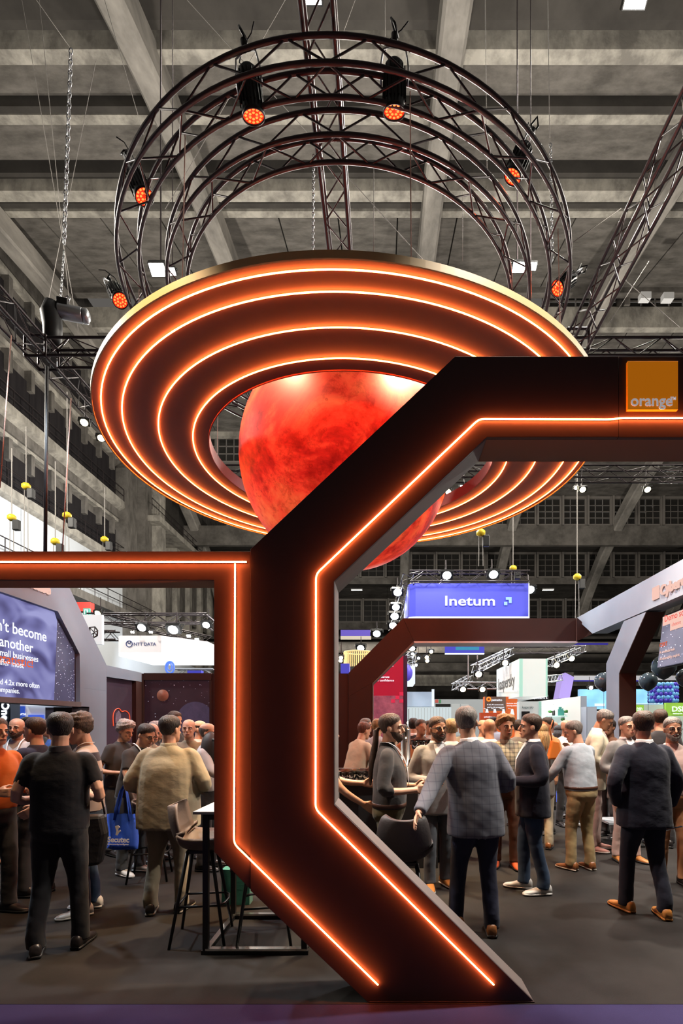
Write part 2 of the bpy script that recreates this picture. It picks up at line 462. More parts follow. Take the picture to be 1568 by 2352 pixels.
# white cloth wall hung below the lower gallery
for k in range(5):
    y0 = 12 + k * 6.9
    o = MB().box(WX + .10, WX + .16, y0, y0 + 6.86, 0, wz(1112) - .82).build('hanging_cloth', M['whitewall'])
    tag(o, 'tall white cloth hung as a wall below the lower gallery', 'cloth', 'white cloths under the gallery')
o = MB().box(WX + 1.8, WX + 1.9, 34, 58, 0, 8.2).build('hanging_cloth', M['whitewall']); tag(o, 'low white cloth wall behind the white hanging sign', 'cloth')
# ================================================================ TRUSSES AND RIGGING
def chordset(parent, pts4, r, m, closed=False):
    for p in pts4: MB().tube(p, r, 8, closed=closed).build('chord', m, parent)
def straight_truss(name, label, p0, p1, w=.25, h=.25, bay=.33, r=.021, m='truss', braces='parts', group=None):
    """p0, p1: centre line ends"""
    p0, p1 = Vector(p0), Vector(p1)
    t = thing(name, label, 'truss', p0, group=group)
    d = (p1 - p0); L = d.length; d.normalize()
    a = d.cross(Vector((0, 0, 1)))
    if a.length < .1: a = Vector((1, 0, 0))
    a.normalize(); b = a.cross(d).normalized()
    def q(i, j, s): return a * (i * w / 2) + b * (j * h / 2) + d * s
    for i, j in ((-1, -1), (1, -1), (1, 1), (-1, 1)):
        stick('chord', q(i, j, 0), q(i, j, L), r, M[m], t, 8)
    n = max(2, int(round(L / bay)))
    mb = MB()
    for k in range(n):
        s0, s1 = k * L / n, (k + 1) * L / n
        for (i0, j0), (i1, j1) in (((-1, -1), (1, -1)), ((-1, 1), (1, 1)), ((-1, -1), (-1, 1)), ((1, -1), (1, 1))):
            e0, e1 = (q(i0, j0, s0), q(i1, j1, s1)) if k % 2 == 0 else (q(i1, j1, s0), q(i0, j0, s1))
            if braces == 'parts': stick('brace', e0, e1, r * .42, M[m], t, 5)
            else: mb.tube([e0, e1], r * .42, 4, caps=False)
    if braces != 'parts':
        o = mb.build('lattice', M[m], t); o['kind'] = 'stuff'
    return t
def ring_truss(label, cx, cy, z, R, w=.226, h=.22, n=26, r=.021):
    t = thing('circular_truss', label, 'truss', (cx, cy, z))
    def q(rr, zz, a): return Vector((rr * math.cos(a), rr * math.sin(a), zz))
    for rr in (R, R - w):
        for zz in (0, -h):
            MB().tube([q(rr, zz, 2 * math.pi * k / 120) for k in range(120)], r, 8, closed=True).build('chord', M['truss'], t)
    for k in range(n):
        a0, a1, a2 = [2 * math.pi * (k + f) / n for f in (0, .5, 1)]
        for (f0, f1) in (((R, 0), (R, -h)), ((R - w, 0), (R - w, -h)), ((R - w, -h), (R, -h))):
            stick('brace', q(*f0, a0), q(*f1, a1), r * .42, M['truss'], t, 5)
            stick('brace', q(*f1, a1), q(*f0, a2), r * .42, M['truss'], t, 5)
    return t
RC = (-.43, 6.9)
ring_truss('outer and wider of the two black circular lighting trusses overhead', -.45, 6.9, 7.21, 2.782)
ring_truss('inner and smaller of the two black circular trusses overhead', -.42, 6.92, 7.21, 2.30, n=22)
straight_truss('straight_truss', 'black straight truss running overhead above the middle of both circular trusses', (-.52, 2.2, 7.40), (-.52, 10.3, 7.40), .25, .24, .36)
straight_truss('straight_truss', 'black straight truss slanting down at the upper right of the ring', (2.79, 3.2, 7.2), (2.79, 7.36, 7.2), .25, .26, .34)
straight_truss('straight_truss', 'black horizontal truss at the right, above the orange logo square', (2.3, 7.62, 7.2), (9.0, 7.62, 7.2), .26, .26, .36)
straight_truss('straight_truss', 'black truss running back along the left side of the stand', (-5.06, 3.6, 7.2), (-5.06, 12, 7.2), .25, .26, .36)
straight_truss('straight_truss', 'short black truss joining the left truss to the circular trusses', (-4.9, 7.62, 7.2), (-3.25, 7.62, 7.2), .26, .26, .33)
straight_truss('straight_truss', 'black horizontal truss across the back of the stand behind the ring', (-4.9, 11.3, 7.2), (9.0, 11.3, 7.2), .26, .26, .4)
def corner_block(label, x, y, z):
    t = thing('truss_corner', label, 'truss', (x, y, z))
    mb = MB(); c = .15
    for i in (-c, c):
        for j in (-c, c):
            stick('chord', (i, j, -c), (i, j, c), .02, M['truss'], t, 6)
            stick('chord', (-c, i, j), (c, i, j), .02, M['truss'], t, 6)
            stick('chord', (i, -c, j), (i, c, j), .02, M['truss'], t, 6)
    return t
corner_block('corner block where the left truss meets the short truss', -5.06, 7.62, 7.2)
corner_block('corner block where the slanting right truss meets the horizontal one', 2.79, 7.5, 7.2)
# par lamps on the outer circular truss
led_me = MB().lathe([(.0, .004), (.010, .003), (.013, 0)], 8).mesh('led'); led_me.materials.append(M['led'])
def par_can(label, px, py, Y, tgt, power=14, s=1.0):
    """barrel lamp; px,py = middle of the lens"""
    p = P(px, py, Y)
    t = thing('stage_lamp', label, 'lamp', p, group=None)
    d = (Vector(tgt) - p).normalized()
    q = d.to_track_quat('Z', 'Y')
    t.rotation_mode = 'QUATERNION'; t.rotation_quaternion = q; t.scale = (s, s, s)
    hb = MB().lathe([(.0, -.34), (.06, -.335), (.085, -.31), (.095, -.2), (.098, -.02), (.103, -.015), (.103, .012), (.094, .014), (.094, -.004)], 24)
    for k in range(16):
        a = 2 * math.pi * k / 16
        hb.beam((.098 * math.cos(a), .098 * math.sin(a), -.28), (.102 * math.cos(a), .102 * math.sin(a), -.06), .012, .012)
    hb.build('housing', M['blackm'], t)
    MB().lathe([(.0, 0), (.094, -.001), (.094, -.01)], 24).build('lens', M['ledbase'], t)
    for k in range(18):
        a = 2 * math.pi * k / (6 if k < 6 else 12); rr = .034 if k < 6 else .07
        o = bpy.data.objects.new('led', led_me); link(o, t); o.location = (rr * math.cos(a), rr * math.sin(a), .001)
    b = MB()
    b.tube([(-.12, 0, -.17), (-.125, 0, -.30), (-.10, 0, -.42), (0, 0, -.45), (.10, 0, -.42), (.125, 0, -.30), (.12, 0, -.17)], .009, 6)
    b.build('yoke', M['truss_s'], t)
    MB().lathe([(.03, -.52), (.03, -.45), (.018, -.44)], 10).tube([(-.03, 0, -.50), (0, .04, -.56), (.03, 0, -.62), (0, -.04, -.56)], .012, 6, closed=True).build('clamp', M['blackm'], t)
    MB().tube([(.02, 0, -.33), (.09, .04, -.42), (.05, .06, -.52), (-.06, .05, -.58), (-.12, 0, -.60)], .006, 5).build('cable', M['black'], t)
    l = lamp('SPOT', p + d * .05, power, RED, p + d, .05, 60)
    lamp('SPOT', p + d * .02 + Vector((0, 0, .1)), 60, RED, (p.x * .3, 6.9, 7.4), .05, 120)  # added red fill aimed back at the truss, outside the lamp's own beam
    return t
SPH = Vector((-.5, 6.9, 5.19))
def pc2(label, px, py, Y, d, s): par_can(label, px, py, Y, P(px, py, Y) + Vector(d), s=s)
pc2('lit red stage lamp highest on the left half of the truss circle', 582, 266, 4.45, (.10, .30, -1), .95)
pc2('lit red stage lamp highest on the right half of the truss circle', 905, 256, 4.45, (.0, .32, -1), .95)
pc2('lit red stage lamp on the left shoulder of the truss circle', 331, 451, 5.35, (.45, -.05, -1), .95)
pc2('lit red stage lamp on the right shoulder of the truss circle', 1177, 405, 5.35, (-.45, .08, -1), .95)
pc2('lit red stage lamp at the far left, just above the ring edge', 276, 690, 6.6, (.50, -.35, -.9), .95)
pc2('lit red stage lamp at the far right, just above the ring edge', 1280, 662, 6.6, (-.75, -.25, -.7), .95)
# flood lamps
def flood(label, p, s=.3, m='lampw', tgt=(0, 0, -1), power=0, group=None, hang=.35):
    p = Vector(p)
    t = thing('flood_lamp', label, 'lamp', p, group=group)
    d = Vector(tgt).normalized()
    t.rotation_mode = 'QUATERNION'; t.rotation_quaternion = d.to_track_quat('Z', 'Y'); 
    a, b = s * .5, s * .36
    MB().box(-a, a, -b, b, -s * .35, -.006).tube([(-a * 1.15, 0, -s * .2), (-a * 1.15, 0, -s * .75), (0, 0, -s * .9), (a * 1.15, 0, -s * .75), (a * 1.15, 0, -s * .2)], s * .045, 6).build('housing', M['blackm'], t, .004)
    if m == 'lampw': MB().box(-a * .88, a * .88, -b * .86, b * .86, -.006, .006).build('lamp_face', M[m], t)
    else: MB().lathe([(.0, .008), (b * .9, .004), (b * .95, -.006)], 16).build('lamp_face', M[m], t)
    MB().box(-s * .06, s * .06, -s * .06, s * .06, -s * 1.25, -s * .85).build('clamp', M['blackm'], t)
    q = t.rotation_quaternion.inverted() @ Vector((0, 0, 1))
    if hang: stick('hanger', (0, 0, -s * .9), Vector((0, 0, -s * .9)) + q * hang, min(.02, s * .05), M['truss'], t)
    if power: lamp('SPOT', p + d * .1, power, NEUT, p + d, .1, 110)
    return t
down = (0, -.55, -1)
flood('white double flood lamp behind the left of the circular truss, larger head', P(362, 620, 13), .42, 'lampw', down, hang=13)
flood('white double flood lamp behind the left of the circular truss, smaller head', P(392, 624, 13), .25, 'lampw', down, hang=13)
flood('white flood lamp behind the right of the circular truss, left head', P(1191, 614, 13), .34, 'lampw', down, hang=13)
flood('white flood lamp behind the right of the circular truss, right head', P(1221, 612, 13), .26, 'lampw', down, hang=13)
flood('ceiling flood lamp at the very top right corner', P(1462, -8, 15), .7, 'lampw', down, 900)
flood('ceiling flood lamp at the top beside the straight truss', P(712, -18, 15), .7, 'lampw', down, 900)
flood('warm flood lamp under the left truss, upper one', P(193, 971, 8.7), .17, 'lampy', (.2, -.6, -1))
flood('warm flood lamp under the left truss, lower one', P(232, 1007, 9.2), .17, 'lampy', (.2, -.6, -1))
flood('warm flood lamp just right of the planet under the back truss', P(1029, 1130, 11.2), .17, 'lampy', (-.3, -.7, -1))
flood('white flood lamp second from the planet under the back truss', P(1066, 1121, 11.2), .2, 'lampw', (-.1, -.7, -1))
flood('warm flood lamp under the back truss below the ring edge, larger one', P(1338, 1125, 11.2), .18, 'lampy', (-.1, -.7, -1))
flood('small warm flood lamp under the back truss beside the larger one', P(1322, 1121, 11.3), .10, 'lampy', (-.1, -.7, -1))
flood('warm flood lamp under the back truss, furthest from the planet', P(1487, 1125, 11.2), .18, 'lampy', (-.1, -.7, -1))
# chains, wires and hoists
def chain(label, p0, p1, link_len=.07, r=.008, m='truss_s'):
    p0, p1 = Vector(p0), Vector(p1)
    L = (p1 - p0).length; n = int(L / (link_len * .78))
    mb = MB()
    q = (p1 - p0).to_track_quat('Z', 'Y')
    for k in range(n):
        c = p0 + (p1 - p0) * ((k + .5) / n)
        pts = []
        for j in range(8):
            a = 2 * math.pi * j / 8
            u, v = math.cos(a) * link_len * .26, math.sin(a) * link_len * .5
            pts.append(c + q @ (Vector((u, 0, v)) if k % 2 else Vector((0, u, v))))
        mb.tube(pts, r, 4, closed=True)
    o = mb.build('hoist_chain', M[m]); tag(o, label, 'chain'); return o
chain('long steel chain hanging from the vault down to the motor at the left', P(163, 112, 7.9), P(147, 560, 7.9), .105, .010)
chain('short fine chain between the long chain and the hanging motor', P(147, 575, 7.9), P(139, 690, 7.9), .05, .006)
chain('steel chain hanging behind the straight truss down to the ring', P(720, 355, 6.4), P(718, 584, 6.4), .05, .006)
chain('steel chain hanging behind the right side of the circular trusses', P(1264, 330, 8.2), P(1268, 600, 8.2), .075, .008)
def wire(label, p0, p1, r=.006, m='rope', name='wire'):
    o = MB().tube([p0, p1], r, 5).build(name, M[m]); tag(o, label, 'wire'); return o
wires = [(84, 0, 163, 112, 9, 'white sling wire at the top left leading to the long chain'), (430, 0, 985, 612, 9.5, 'long thin wire slanting behind both circular trusses'),
         (815, 0, 785, 82, 9, 'short slanting wire at the top beside the straight truss'), (1258, 0, 1262, 330, 8.2, 'vertical wire above the right chain'),
         (240, 0, 330, 310, 10, 'thin wire slanting down at the upper left to the circular truss'), (90, 0, 160, 700, 11, 'thin slanting wire left of the long chain'),
         (220, 140, 110, 700, 11, 'thin wire leaning left at the upper left'), (40, -60, 180, 760, 11, 'thin wire leaning right at the upper left'),
         (1114, 0, 1118, 400, 9, 'thin vertical wire right of the pale rib'), (884, 0, 884, 92, 9, 'thin vertical wire above the right top lamp'),
         (1426, 478, 1310, 560, 8.5, 'thin wire slanting between the right truss and the circular truss'), (1432, 640, 1560, 752, 10, 'thin wire slanting down at the far right above the truss'),
         (1490, 600, 1400, 740, 10, 'thin wire crossing behind the right truss'), (1062, 440, 1062, 600, 7.6, 'vertical wire from the inner circular truss to the ring, right one'),
         (700, -80, 380, 480, 10, 'thin wire slanting behind the left of the circular trusses'), (1180, 1000, 1178, 1010, 8, None),
         (858, 380, 858, 590, 6.2, 'vertical wire from the inner circular truss to the ring, middle one')]
for x0, y0, x1, y1, Y, lb in wires:
    if lb: wire(lb, P(x0, y0, Y), P(x1, y1, Y), .006 if Y > 8 else .004)
o = wire('black cable bundle hanging down in front of the left galleries', P(108, 842, 6.5), P(104, 1272, 6.5), .022, 'black', 'cable')
wire('rope tinted pink for red light hanging from the left truss, inner one', P(163, 915, 6.6), P(143, 1268, 6.6), .007, 'rope_tint', 'rope')
wire('rope tinted pink for red light hanging at the far left', P(26, 770, 6.2), P(0, 1120, 6.2), .007, 'rope_tint', 'rope')
def motor(label, x, y, Y, s=1.0, yel=True, topy=None, side=1):
    p = P(x, y, Y)
    t = thing('chain_hoist', label, 'hoist', p)
    if yel:
        MB().lathe([(.0, .11), (.07, .10), (.12, .05), (.12, -.03), (.06, -.08), (.0, -.09)], 14).build('hook_block', M['yellow'], t)
        MB().box(-.09 + .14 * side, .09 + .14 * side, -.07, .07, -.36, -.06).build('chain_bag', M['black'], t, .02)
    stick('lift_chain', (0, 0, .08), (0, 0, (y - (topy or y - 150)) / F * Y), .014, M['rope'], t)
    for dx in (-.05, .05): stick('steel_rope', (dx, 0, -.05), (dx * 1.2, 0, -(1300 - y) / F * Y if y < 1290 else -.9 * Y / 10), .010, M['rope'], t)
    t.scale = (s, s, s) if s != 1 else (1, 1, 1)
    return t
H = [(60, 1118, 'left edge, above the neon beam, highest yellow one', 15, 980, 1), (27, 1190, 'far left in front of the white cloth', 15, 1030, 1), (154, 1185, 'left, in front of the lower gallery', 15, 900, 1),
     (127, 1245, 'left, just above the neon beam', 15, 1060, 1), (240, 1240, 'left, furthest right along the lower gallery', 17, 1120, 1), (1104, 1225, 'right, under the tip of the ring', 14, 1180, 1),
     (1178, 1306, 'right, above the blue hanging sign', 17.5, 1060, 1), (1325, 1326, 'right, over the grey beam of the stand', 16, 1050, 1)]
for x, y, lb, Y, ty, sd in H:
    motor('small yellow chain hoist at the ' + lb, x, y, Y, 1.0, True, ty, sd)
# big motor hanging by the left truss
t = thing('chain_motor', 'grey electric chain motor with black bag hanging beside the left truss', 'hoist', P(155, 718, 7.7), .3)
MB().tube([(-.12, 0, 0), (.20, 0, 0)], .105, 20).build('motor_body', M['truss_s'], t, .01)
MB().lathe([(.09, 0), (.105, .02), (.10, .07), (.05, .10), (0, .105)], 20, (.20, 0, 0), axis=(1, 0, 0)).build('motor_cap', M['truss_s'], t)
MB().box(-.13, .02, -.09, .09, -.02, .16).build('gear_box', M['blackm'], t, .015)
bg = MB().tube([(-.2, 0, .10), (-.22, .01, -.05), (-.2, .02, -.25), (-.2, .02, -.45), (-.2, .02, -.5)], .1, 12, rr=[.10, .14, .13, .12, .08]); bg.build('chain_bag', M['black'], t)
MB().tube([(-.02, 0, .16), (-.03, 0, .22), (0, 0, .25), (.03, 0, .22), (.01, 0, .17)], .012, 6).build('hook', M['truss_s'], t)
# floodlight boxes up by the far roof windows, right
for x, y in ((1480, 683), (1532, 684)):
    o = MB().box(-.32, .32, -.2, .2, -.2, .2).build('light_box', M['white']); o.location = P(x, y, 32)
    tag(o, 'small pale box under the roof windows, ' + ('left one' if x < 1500 else 'right one') + ' of the two', 'box')
# ================================================================ THE STAND
XL, XR, YB, TH = -5.05, 4.19, 10.9, .29
KS = F / SY
def fx(px): return (px - CXP) / KS
def fz(py): return CH + (CYP - py) / KS
def tube_strip(parent, pts, r=.0045, m='neon', name='neon_strip'):
    """rounded light strip following a polyline, small radii at the bends"""
    q = []
    for i, p in enumerate(pts):
        p = Vector(p)
        if 0 < i < len(pts) - 1:
            a = (Vector(pts[i - 1]) - p).normalized(); b = (Vector(pts[i + 1]) - p).normalized()
            for t in (0, .33, .66, 1): q.append(p + a * .03 * (1 - t) ** 2 + b * .03 * t ** 2)
        else: q.append(p)
    return MB().tube(q, r, 8).build(name, M[m], parent)
ga = thing('gateway_frame', 'dark angular front frame of the stand with glowing orange strips and a logo square', 'stand frame', (fx(767), SY, 0))
gx, gy = fx(767), SY
def gp(px, py): return (fx(px) - gx, fz(py))
def gface(name, pts, m, y0, y1, bevel=0):
    return MB().prism([gp(*p) if isinstance(p, tuple) else p for p in pts], y0, y1, lambda u, v, d: (u, d, v)).build(name, m, ga, bevel)
LE, RE = CXP + (XL - .3) * KS, CXP + (XR + .3) * KS
BK = M['black_panel']
z0r = 2303
# front skins
gface('left_panel', [(LE, 1265), (574, 1265), (574, 2044.5), (490, 1957), (490, 1331), (LE, 1331)], BK, .010, .03, .002)
gface('trunk_panel', [(575, 1261), (1045, 818.5), (1420, 818.5), (1420, 1004), (1118, 1004), (767, 1335), (767, 1848), (1228, z0r), (845, z0r), (575, 2046)], BK, 0, .03, .002)
gface('right_panel', [(1421, 819), (RE, 819), (RE, 1004.5), (1421, 1004.5)], BK, 0, .03, .002)
# bodies: grey painted trunk edges, beams tinted for bounced light
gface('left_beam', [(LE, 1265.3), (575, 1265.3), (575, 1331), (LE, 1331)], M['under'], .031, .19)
gface('trunk', [(575, 1262), (1045, 819), (1120, 819), (1119, 1003), (767.6, 1334), (767.6, 1848), (1227, z0r), (846, z0r), (491, 1956), (491, 1330), (575, 1330)], M['grey_paint'], .031, TH)
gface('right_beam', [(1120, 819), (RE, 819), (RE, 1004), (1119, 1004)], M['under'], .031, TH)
gface('base_plate', [(846, z0r - 3), (1227, z0r - 3), (1227, z0r + .3), (846, z0r + .3)], BK, -.004, 0)
# light strips
yS = -.012
def g3(px, py, y=yS): u, v = gp(px, py); return (u, y, v)
tube_strip(ga, [g3(LE, 1292), g3(567, 1292)])
tube_strip(ga, [g3(541, 1296), g3(538.5, 1937), g3(868, 2260)])
tube_strip(ga, [g3(RE, 963), g3(1422, 963), g3(1402, 966), g3(1099, 965), g3(726, 1320), g3(725, 1858), g3(1133, 2260)])
for pts in ([(LE, 1292), (567, 1292)], [(541, 1296), (538.5, 1937), (868, 2260)], [(RE, 963), (1422, 963), (1402, 966), (1099, 965), (726, 1320), (725, 1858), (1133, 2260)]):
    mb = MB()
    for a, b in zip(pts[:-1], pts[1:]): mb.beam(g3(*a, -.003), g3(*b, -.003), .005, .005, (0, 1, 0))
    mb.build('strip_channel', BK, ga)
# logo square
lg = MB().box(fx(1437) - gx, fx(1552) - gx, -.022, 0, fz(946), fz(835)).build('logo_square', mat('logo_orange', (.62, .19, .004), .55, emit=(1, .28, .004), es=.30), ga, .002)  # even glow added to lift the square's orange, it is no lamp
def text(body, parent, loc, size, m, rot=(math.pi / 2, 0, 0), bold=0, ext=.002, align='LEFT', name='lettering', sx=1.0, sp=1.0, shear=0):
    c = bpy.data.curves.new(name, 'FONT')
    c.body = body; c.size = size; c.extrude = ext; c.offset = bold; c.align_x = align; c.resolution_u = 3; c.space_character = sp; c.shear = shear
    tmp = bpy.data.objects.new('tmp', c)
    me = evald(tmp); me.name = name
    bpy.data.objects.remove(tmp); bpy.data.curves.remove(c)
    me.materials.clear(); me.materials.append(m)
    o = bpy.data.objects.new(name, me); link(o, parent)
    o.location = loc; o.rotation_euler = rot; o.scale = (sx, 1, 1)
    return o
lx, lz = fx(1443) - gx, fz(938)
text('orange', ga, (lx, -.025, lz), .094, M['txt_g'], bold=.0012, sx=.97)
text('TM', ga, (fx(1534) - gx, -.025, fz(924)), .024, M['txt_g'], bold=.0006)
# ring with its four light circles
RX, RY, RZ = -.396, 6.9, CH + 3.482
rg = thing('glowing_ring', 'huge flat dark ring with four glowing orange circles under it, hung round the red planet', 'ring', (RX, RY, RZ))
NA = 160
def circ(r, z, n=NA): return [(r * math.cos(2 * math.pi * k / n), r * math.sin(2 * math.pi * k / n), z) for k in range(n)]
def annulus(name, r0, r1, z0, z1, m):
    vs = circ(r0, z0) + circ(r1, z0) + circ(r1, z1) + circ(r0, z1)
    fs = []
    for k in range(NA):
        j = (k + 1) % NA
        for a, b in ((0, 1), (1, 2), (2, 3), (3, 0)):
            fs.append((a * NA + k, b * NA + k, b * NA + j, a * NA + j))
    return MB().add(vs, fs).build(name, m, rg)
RR = [1.85, 2.026, 2.404, 2.775, 2.976, 3.06]
annulus('ring_board', RR[0], RR[5], .012, .03, M['ring'])
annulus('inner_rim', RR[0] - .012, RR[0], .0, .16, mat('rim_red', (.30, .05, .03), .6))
annulus('outer_rim', RR[5], RR[5] + .014, -.004, .058, M['rim_gold'])
for r in RR[1:5]:
    MB().tube(circ(r, -.003), .0058, 8, closed=True).build('neon_strip', M['neon_far'], rg)
for k in range(12):
    a = 2 * math.pi * (k + .5) / 12
    MB().beam((RR[0] * math.cos(a), RR[0] * math.sin(a), .05), (2.85 * math.cos(a), 2.85 * math.sin(a), .05), .05, .038).build('rib', M['rim_gold'], rg)
for k in range(8):
    a = 2 * math.pi * (k + .3) / 8
    o = MB().tube([(2.7 * math.cos(a) + RX, 2.7 * math.sin(a) + RY, RZ + .05), (2.66 * math.cos(a) + RX, 2.66 * math.sin(a) + RY, 7.0)], .005, 5).build('wire', M['rope_tint'])
    tag(o, 'thin wire from the circular truss down to the glowing ring', 'wire', 'wires holding the ring')
# red planet
pm = bpy.data.materials.new('planet_skin'); pm.use_nodes = True
nt = pm.node_tree; N = nt.nodes; L = nt.links; b = N['Principled BSDF']
b.inputs['Roughness'].default_value = .55
tc = N.new('ShaderNodeTexCoord')
def noi(sc_, det=6, rough=.6, dist=0):
    n = N.new('ShaderNodeTexNoise'); n.inputs['Scale'].default_value = sc_; n.inputs['Detail'].default_value = det; n.inputs['Roughness'].default_value = rough; n.inputs['Distortion'].default_value = dist
    L.new(tc.outputs['Object'], n.inputs['Vector']); return n.outputs['Fac']
def ramp(x, stops):
    r = N.new('ShaderNodeValToRGB'); e = r.color_ramp.elements
    e[0].position, e[0].color = stops[0][0], (*stops[0][1], 1); e[1].position, e[1].color = stops[-1][0], (*stops[-1][1], 1)
    for p_, c_ in stops[1:-1]: k = e.new(p_); k.color = (*c_, 1)
    L.new(x, r.inputs[0]); return r.outputs[0]
big = ramp(noi(1.15, 9, .62, .6), [(.36, (.22, .004, .004)), (.45, (.50, .014, .008)), (.53, (.78, .050, .020)), (.68, (.95, .15, .045))])
vo = N.new('ShaderNodeTexVoronoi'); vo.feature = 'DISTANCE_TO_EDGE'; vo.inputs['Scale'].default_value = 9; L.new(tc.outputs['Object'], vo.inputs['Vector'])
v2 = N.new('ShaderNodeTexVoronoi'); v2.inputs['Scale'].default_value = 7; L.new(tc.outputs['Object'], v2.inputs['Vector'])
cr = ramp(v2.outputs['Distance'], [(0, (1, 1, 1)), (.10, (.97, .97, .97)), (.13, (.62, .5, .45)), (.17, (1.0, 1.0, 1.0)), (1, (1, 1, 1))])
fine = ramp(noi(6, 8, .75, .3), [(.38, (.55, .40, .36)), (.55, (1, 1, 1))])
def mul(a, b_, f=1.0):
    m_ = N.new('ShaderNodeMix'); m_.data_type = 'RGBA'; m_.blend_type = 'MULTIPLY'; m_.inputs[0].default_value = f
    L.new(a, m_.inputs[6]); L.new(b_, m_.inputs[7]); return m_.outputs[2]
pc = mul(mul(big, fine, .8), cr, .75)
dk = mul(pc, ramp(noi(1, 0), [(0, (.45, .35, .3)), (1, (.45, .35, .3))])); L.new(dk, b.inputs['Base Color']); b.inputs['Specular IOR Level'].default_value = .15; L.new(pc, b.inputs['Emission Color']); b.inputs['Emission Strength'].default_value = .88
mb = MB().ball((0, 0, 0), 1.39, 64, 40)
o = mb.build('planet_globe', pm); o.location = SPH; tag(o, 'big glowing red cratered planet globe hanging inside the ring', 'globe')
o.rotation_euler = (.3, .2, 2.2)
o = MB().tube([SPH + Vector((0, 0, 1.38)), SPH + Vector((0, 0, 2.1))], .006, 5).build('wire', M['rope']); tag(o, 'wire from which the red planet hangs', 'wire')
# side walls of the stand -----------------------------------------------------------
def lwall(px, py): return (-XL * F / (CXP - px), CH + (CYP - py) * -XL / (CXP - px))
def side(name, pts, x0, x1, m, parent, bevel=0):
    return MB().prism(pts, x0, x1, lambda u, v, d: (d, u, v)).build(name, m, parent, bevel)
lw = thing('side_frame', 'blue grey angular side frame of the stand holding the big screen', 'stand frame', (0, 0, 0))
bg_ = M['blue_grey']
# outer shape minus screen opening, cut into pieces
tA, tB, tC = (8.28, 3.88), (9.38, 2.77), (10.74, 2.77)
sTop, sB0, sB1, sLow = 3.44, (7.98, 3.44), (8.55, 2.86), 2.02
side('top_beam', [(3.42, 3.9), tA, sB0, (3.42, sTop)], XL - .3, XL, bg_, lw)
side('slant', [tA, tB, (9.38, 2.3), (8.56, 2.3), sB1, sB0], XL - .3, XL, bg_, lw)
side('leg', [(8.56, 2.299), (9.38, 2.299), (9.38, 0), (8.83, 0), (8.83, 1.99), (8.56, 1.99)], XL - .3, XL, bg_, lw)
side('lower_beam', [(3.42, 1.98), (3.42, 2.04), (8.56, 2.06), (8.56, 1.98)], XL - .3, XL + .02, M['grey_paint'], lw)
side('low_top_beam', [(9.381, 2.77), tC, (10.74, 2.58), (9.381, 2.56)], XL - .3, XL, bg_, lw)
side('inner_panel', [(8.37, 1.97), (8.83, 1.97), (8.83, 0), (8.37, 0)], XL - .32, XL - .02, M['black'], lw)
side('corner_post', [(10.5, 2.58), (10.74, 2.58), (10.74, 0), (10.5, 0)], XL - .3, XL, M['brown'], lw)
def starfield(name, base, dens=18, gal=None, s=1.0):
    m = bpy.data.materials.new(name); m.use_nodes = True
    nt = m.node_tree; N = nt.nodes; L = nt.links; b = N['Principled BSDF']
    tc = N.new('ShaderNodeTexCoord')
    v = N.new('ShaderNodeTexVoronoi'); v.inputs['Scale'].default_value = dens; L.new(tc.outputs['Object'], v.inputs['Vector'])
    lt = N.new('ShaderNodeMath'); lt.operation = 'LESS_THAN'; L.new(v.outputs['Distance'], lt.inputs[0])
    sep = N.new('ShaderNodeSeparateColor'); L.new(v.outputs['Color'], sep.inputs[0])
    mp = N.new('ShaderNodeMath'); mp.operation = 'MULTIPLY'; mp.inputs[1].default_value = .25; L.new(sep.outputs[0], mp.inputs[0])
    pw = N.new('ShaderNodeMath'); pw.operation = 'POWER'; pw.inputs[1].default_value = 2.2; L.new(mp.outputs[0], pw.inputs[0])
    mm = N.new('ShaderNodeMath'); mm.operation = 'MULTIPLY'; mm.inputs[1].default_value = 4.5; L.new(pw.outputs[0], mm.inputs[0]); L.new(mm.outputs[0], lt.inputs[1])
    n = N.new('ShaderNodeTexNoise'); n.inputs['Scale'].default_value = 1.1; n.inputs['Detail'].default_value = 3; L.new(tc.outputs['Object'], n.inputs['Vector'])
    r = N.new('ShaderNodeValToRGB'); r.color_ramp.elements[0].position = .35; r.color_ramp.elements[1].position = .7
    r.color_ramp.elements[0].color = (*base, 1); r.color_ramp.elements[1].color = (*(gal or [c * 2 for c in base]), 1)
    L.new(n.outputs['Fac'], r.inputs[0])
    mx = N.new('ShaderNodeMix'); mx.data_type = 'RGBA'; L.new(lt.outputs[0], mx.inputs[0]); L.new(r.outputs[0], mx.inputs[6]); mx.inputs[7].default_value = (.75, .8, 1, 1)
    L.new(mx.outputs[2], b.inputs['Base Color']); L.new(mx.outputs[2], b.inputs['Emission Color']); b.inputs['Emission Strength'].default_value = s
    b.inputs['Roughness'].default_value = .5
    return m
M['stars'] = starfield('star_print', (.022, .012, .020), 20, (.05, .024, .034), .35)
M['stars_b'] = starfield('star_screen', (.03, .03, .055), 22, (.05, .05, .10), 1.0)
M['stars_l'] = starfield('star_screen_pale', (.10, .25, .42), 5, (.18, .42, .60), 1.2)
side('star_panel', [(9.40, 2.55), (10.49, 2.57), (10.49, .02), (9.40, .02)], XL - .12, XL - .08, M['stars'], lw)
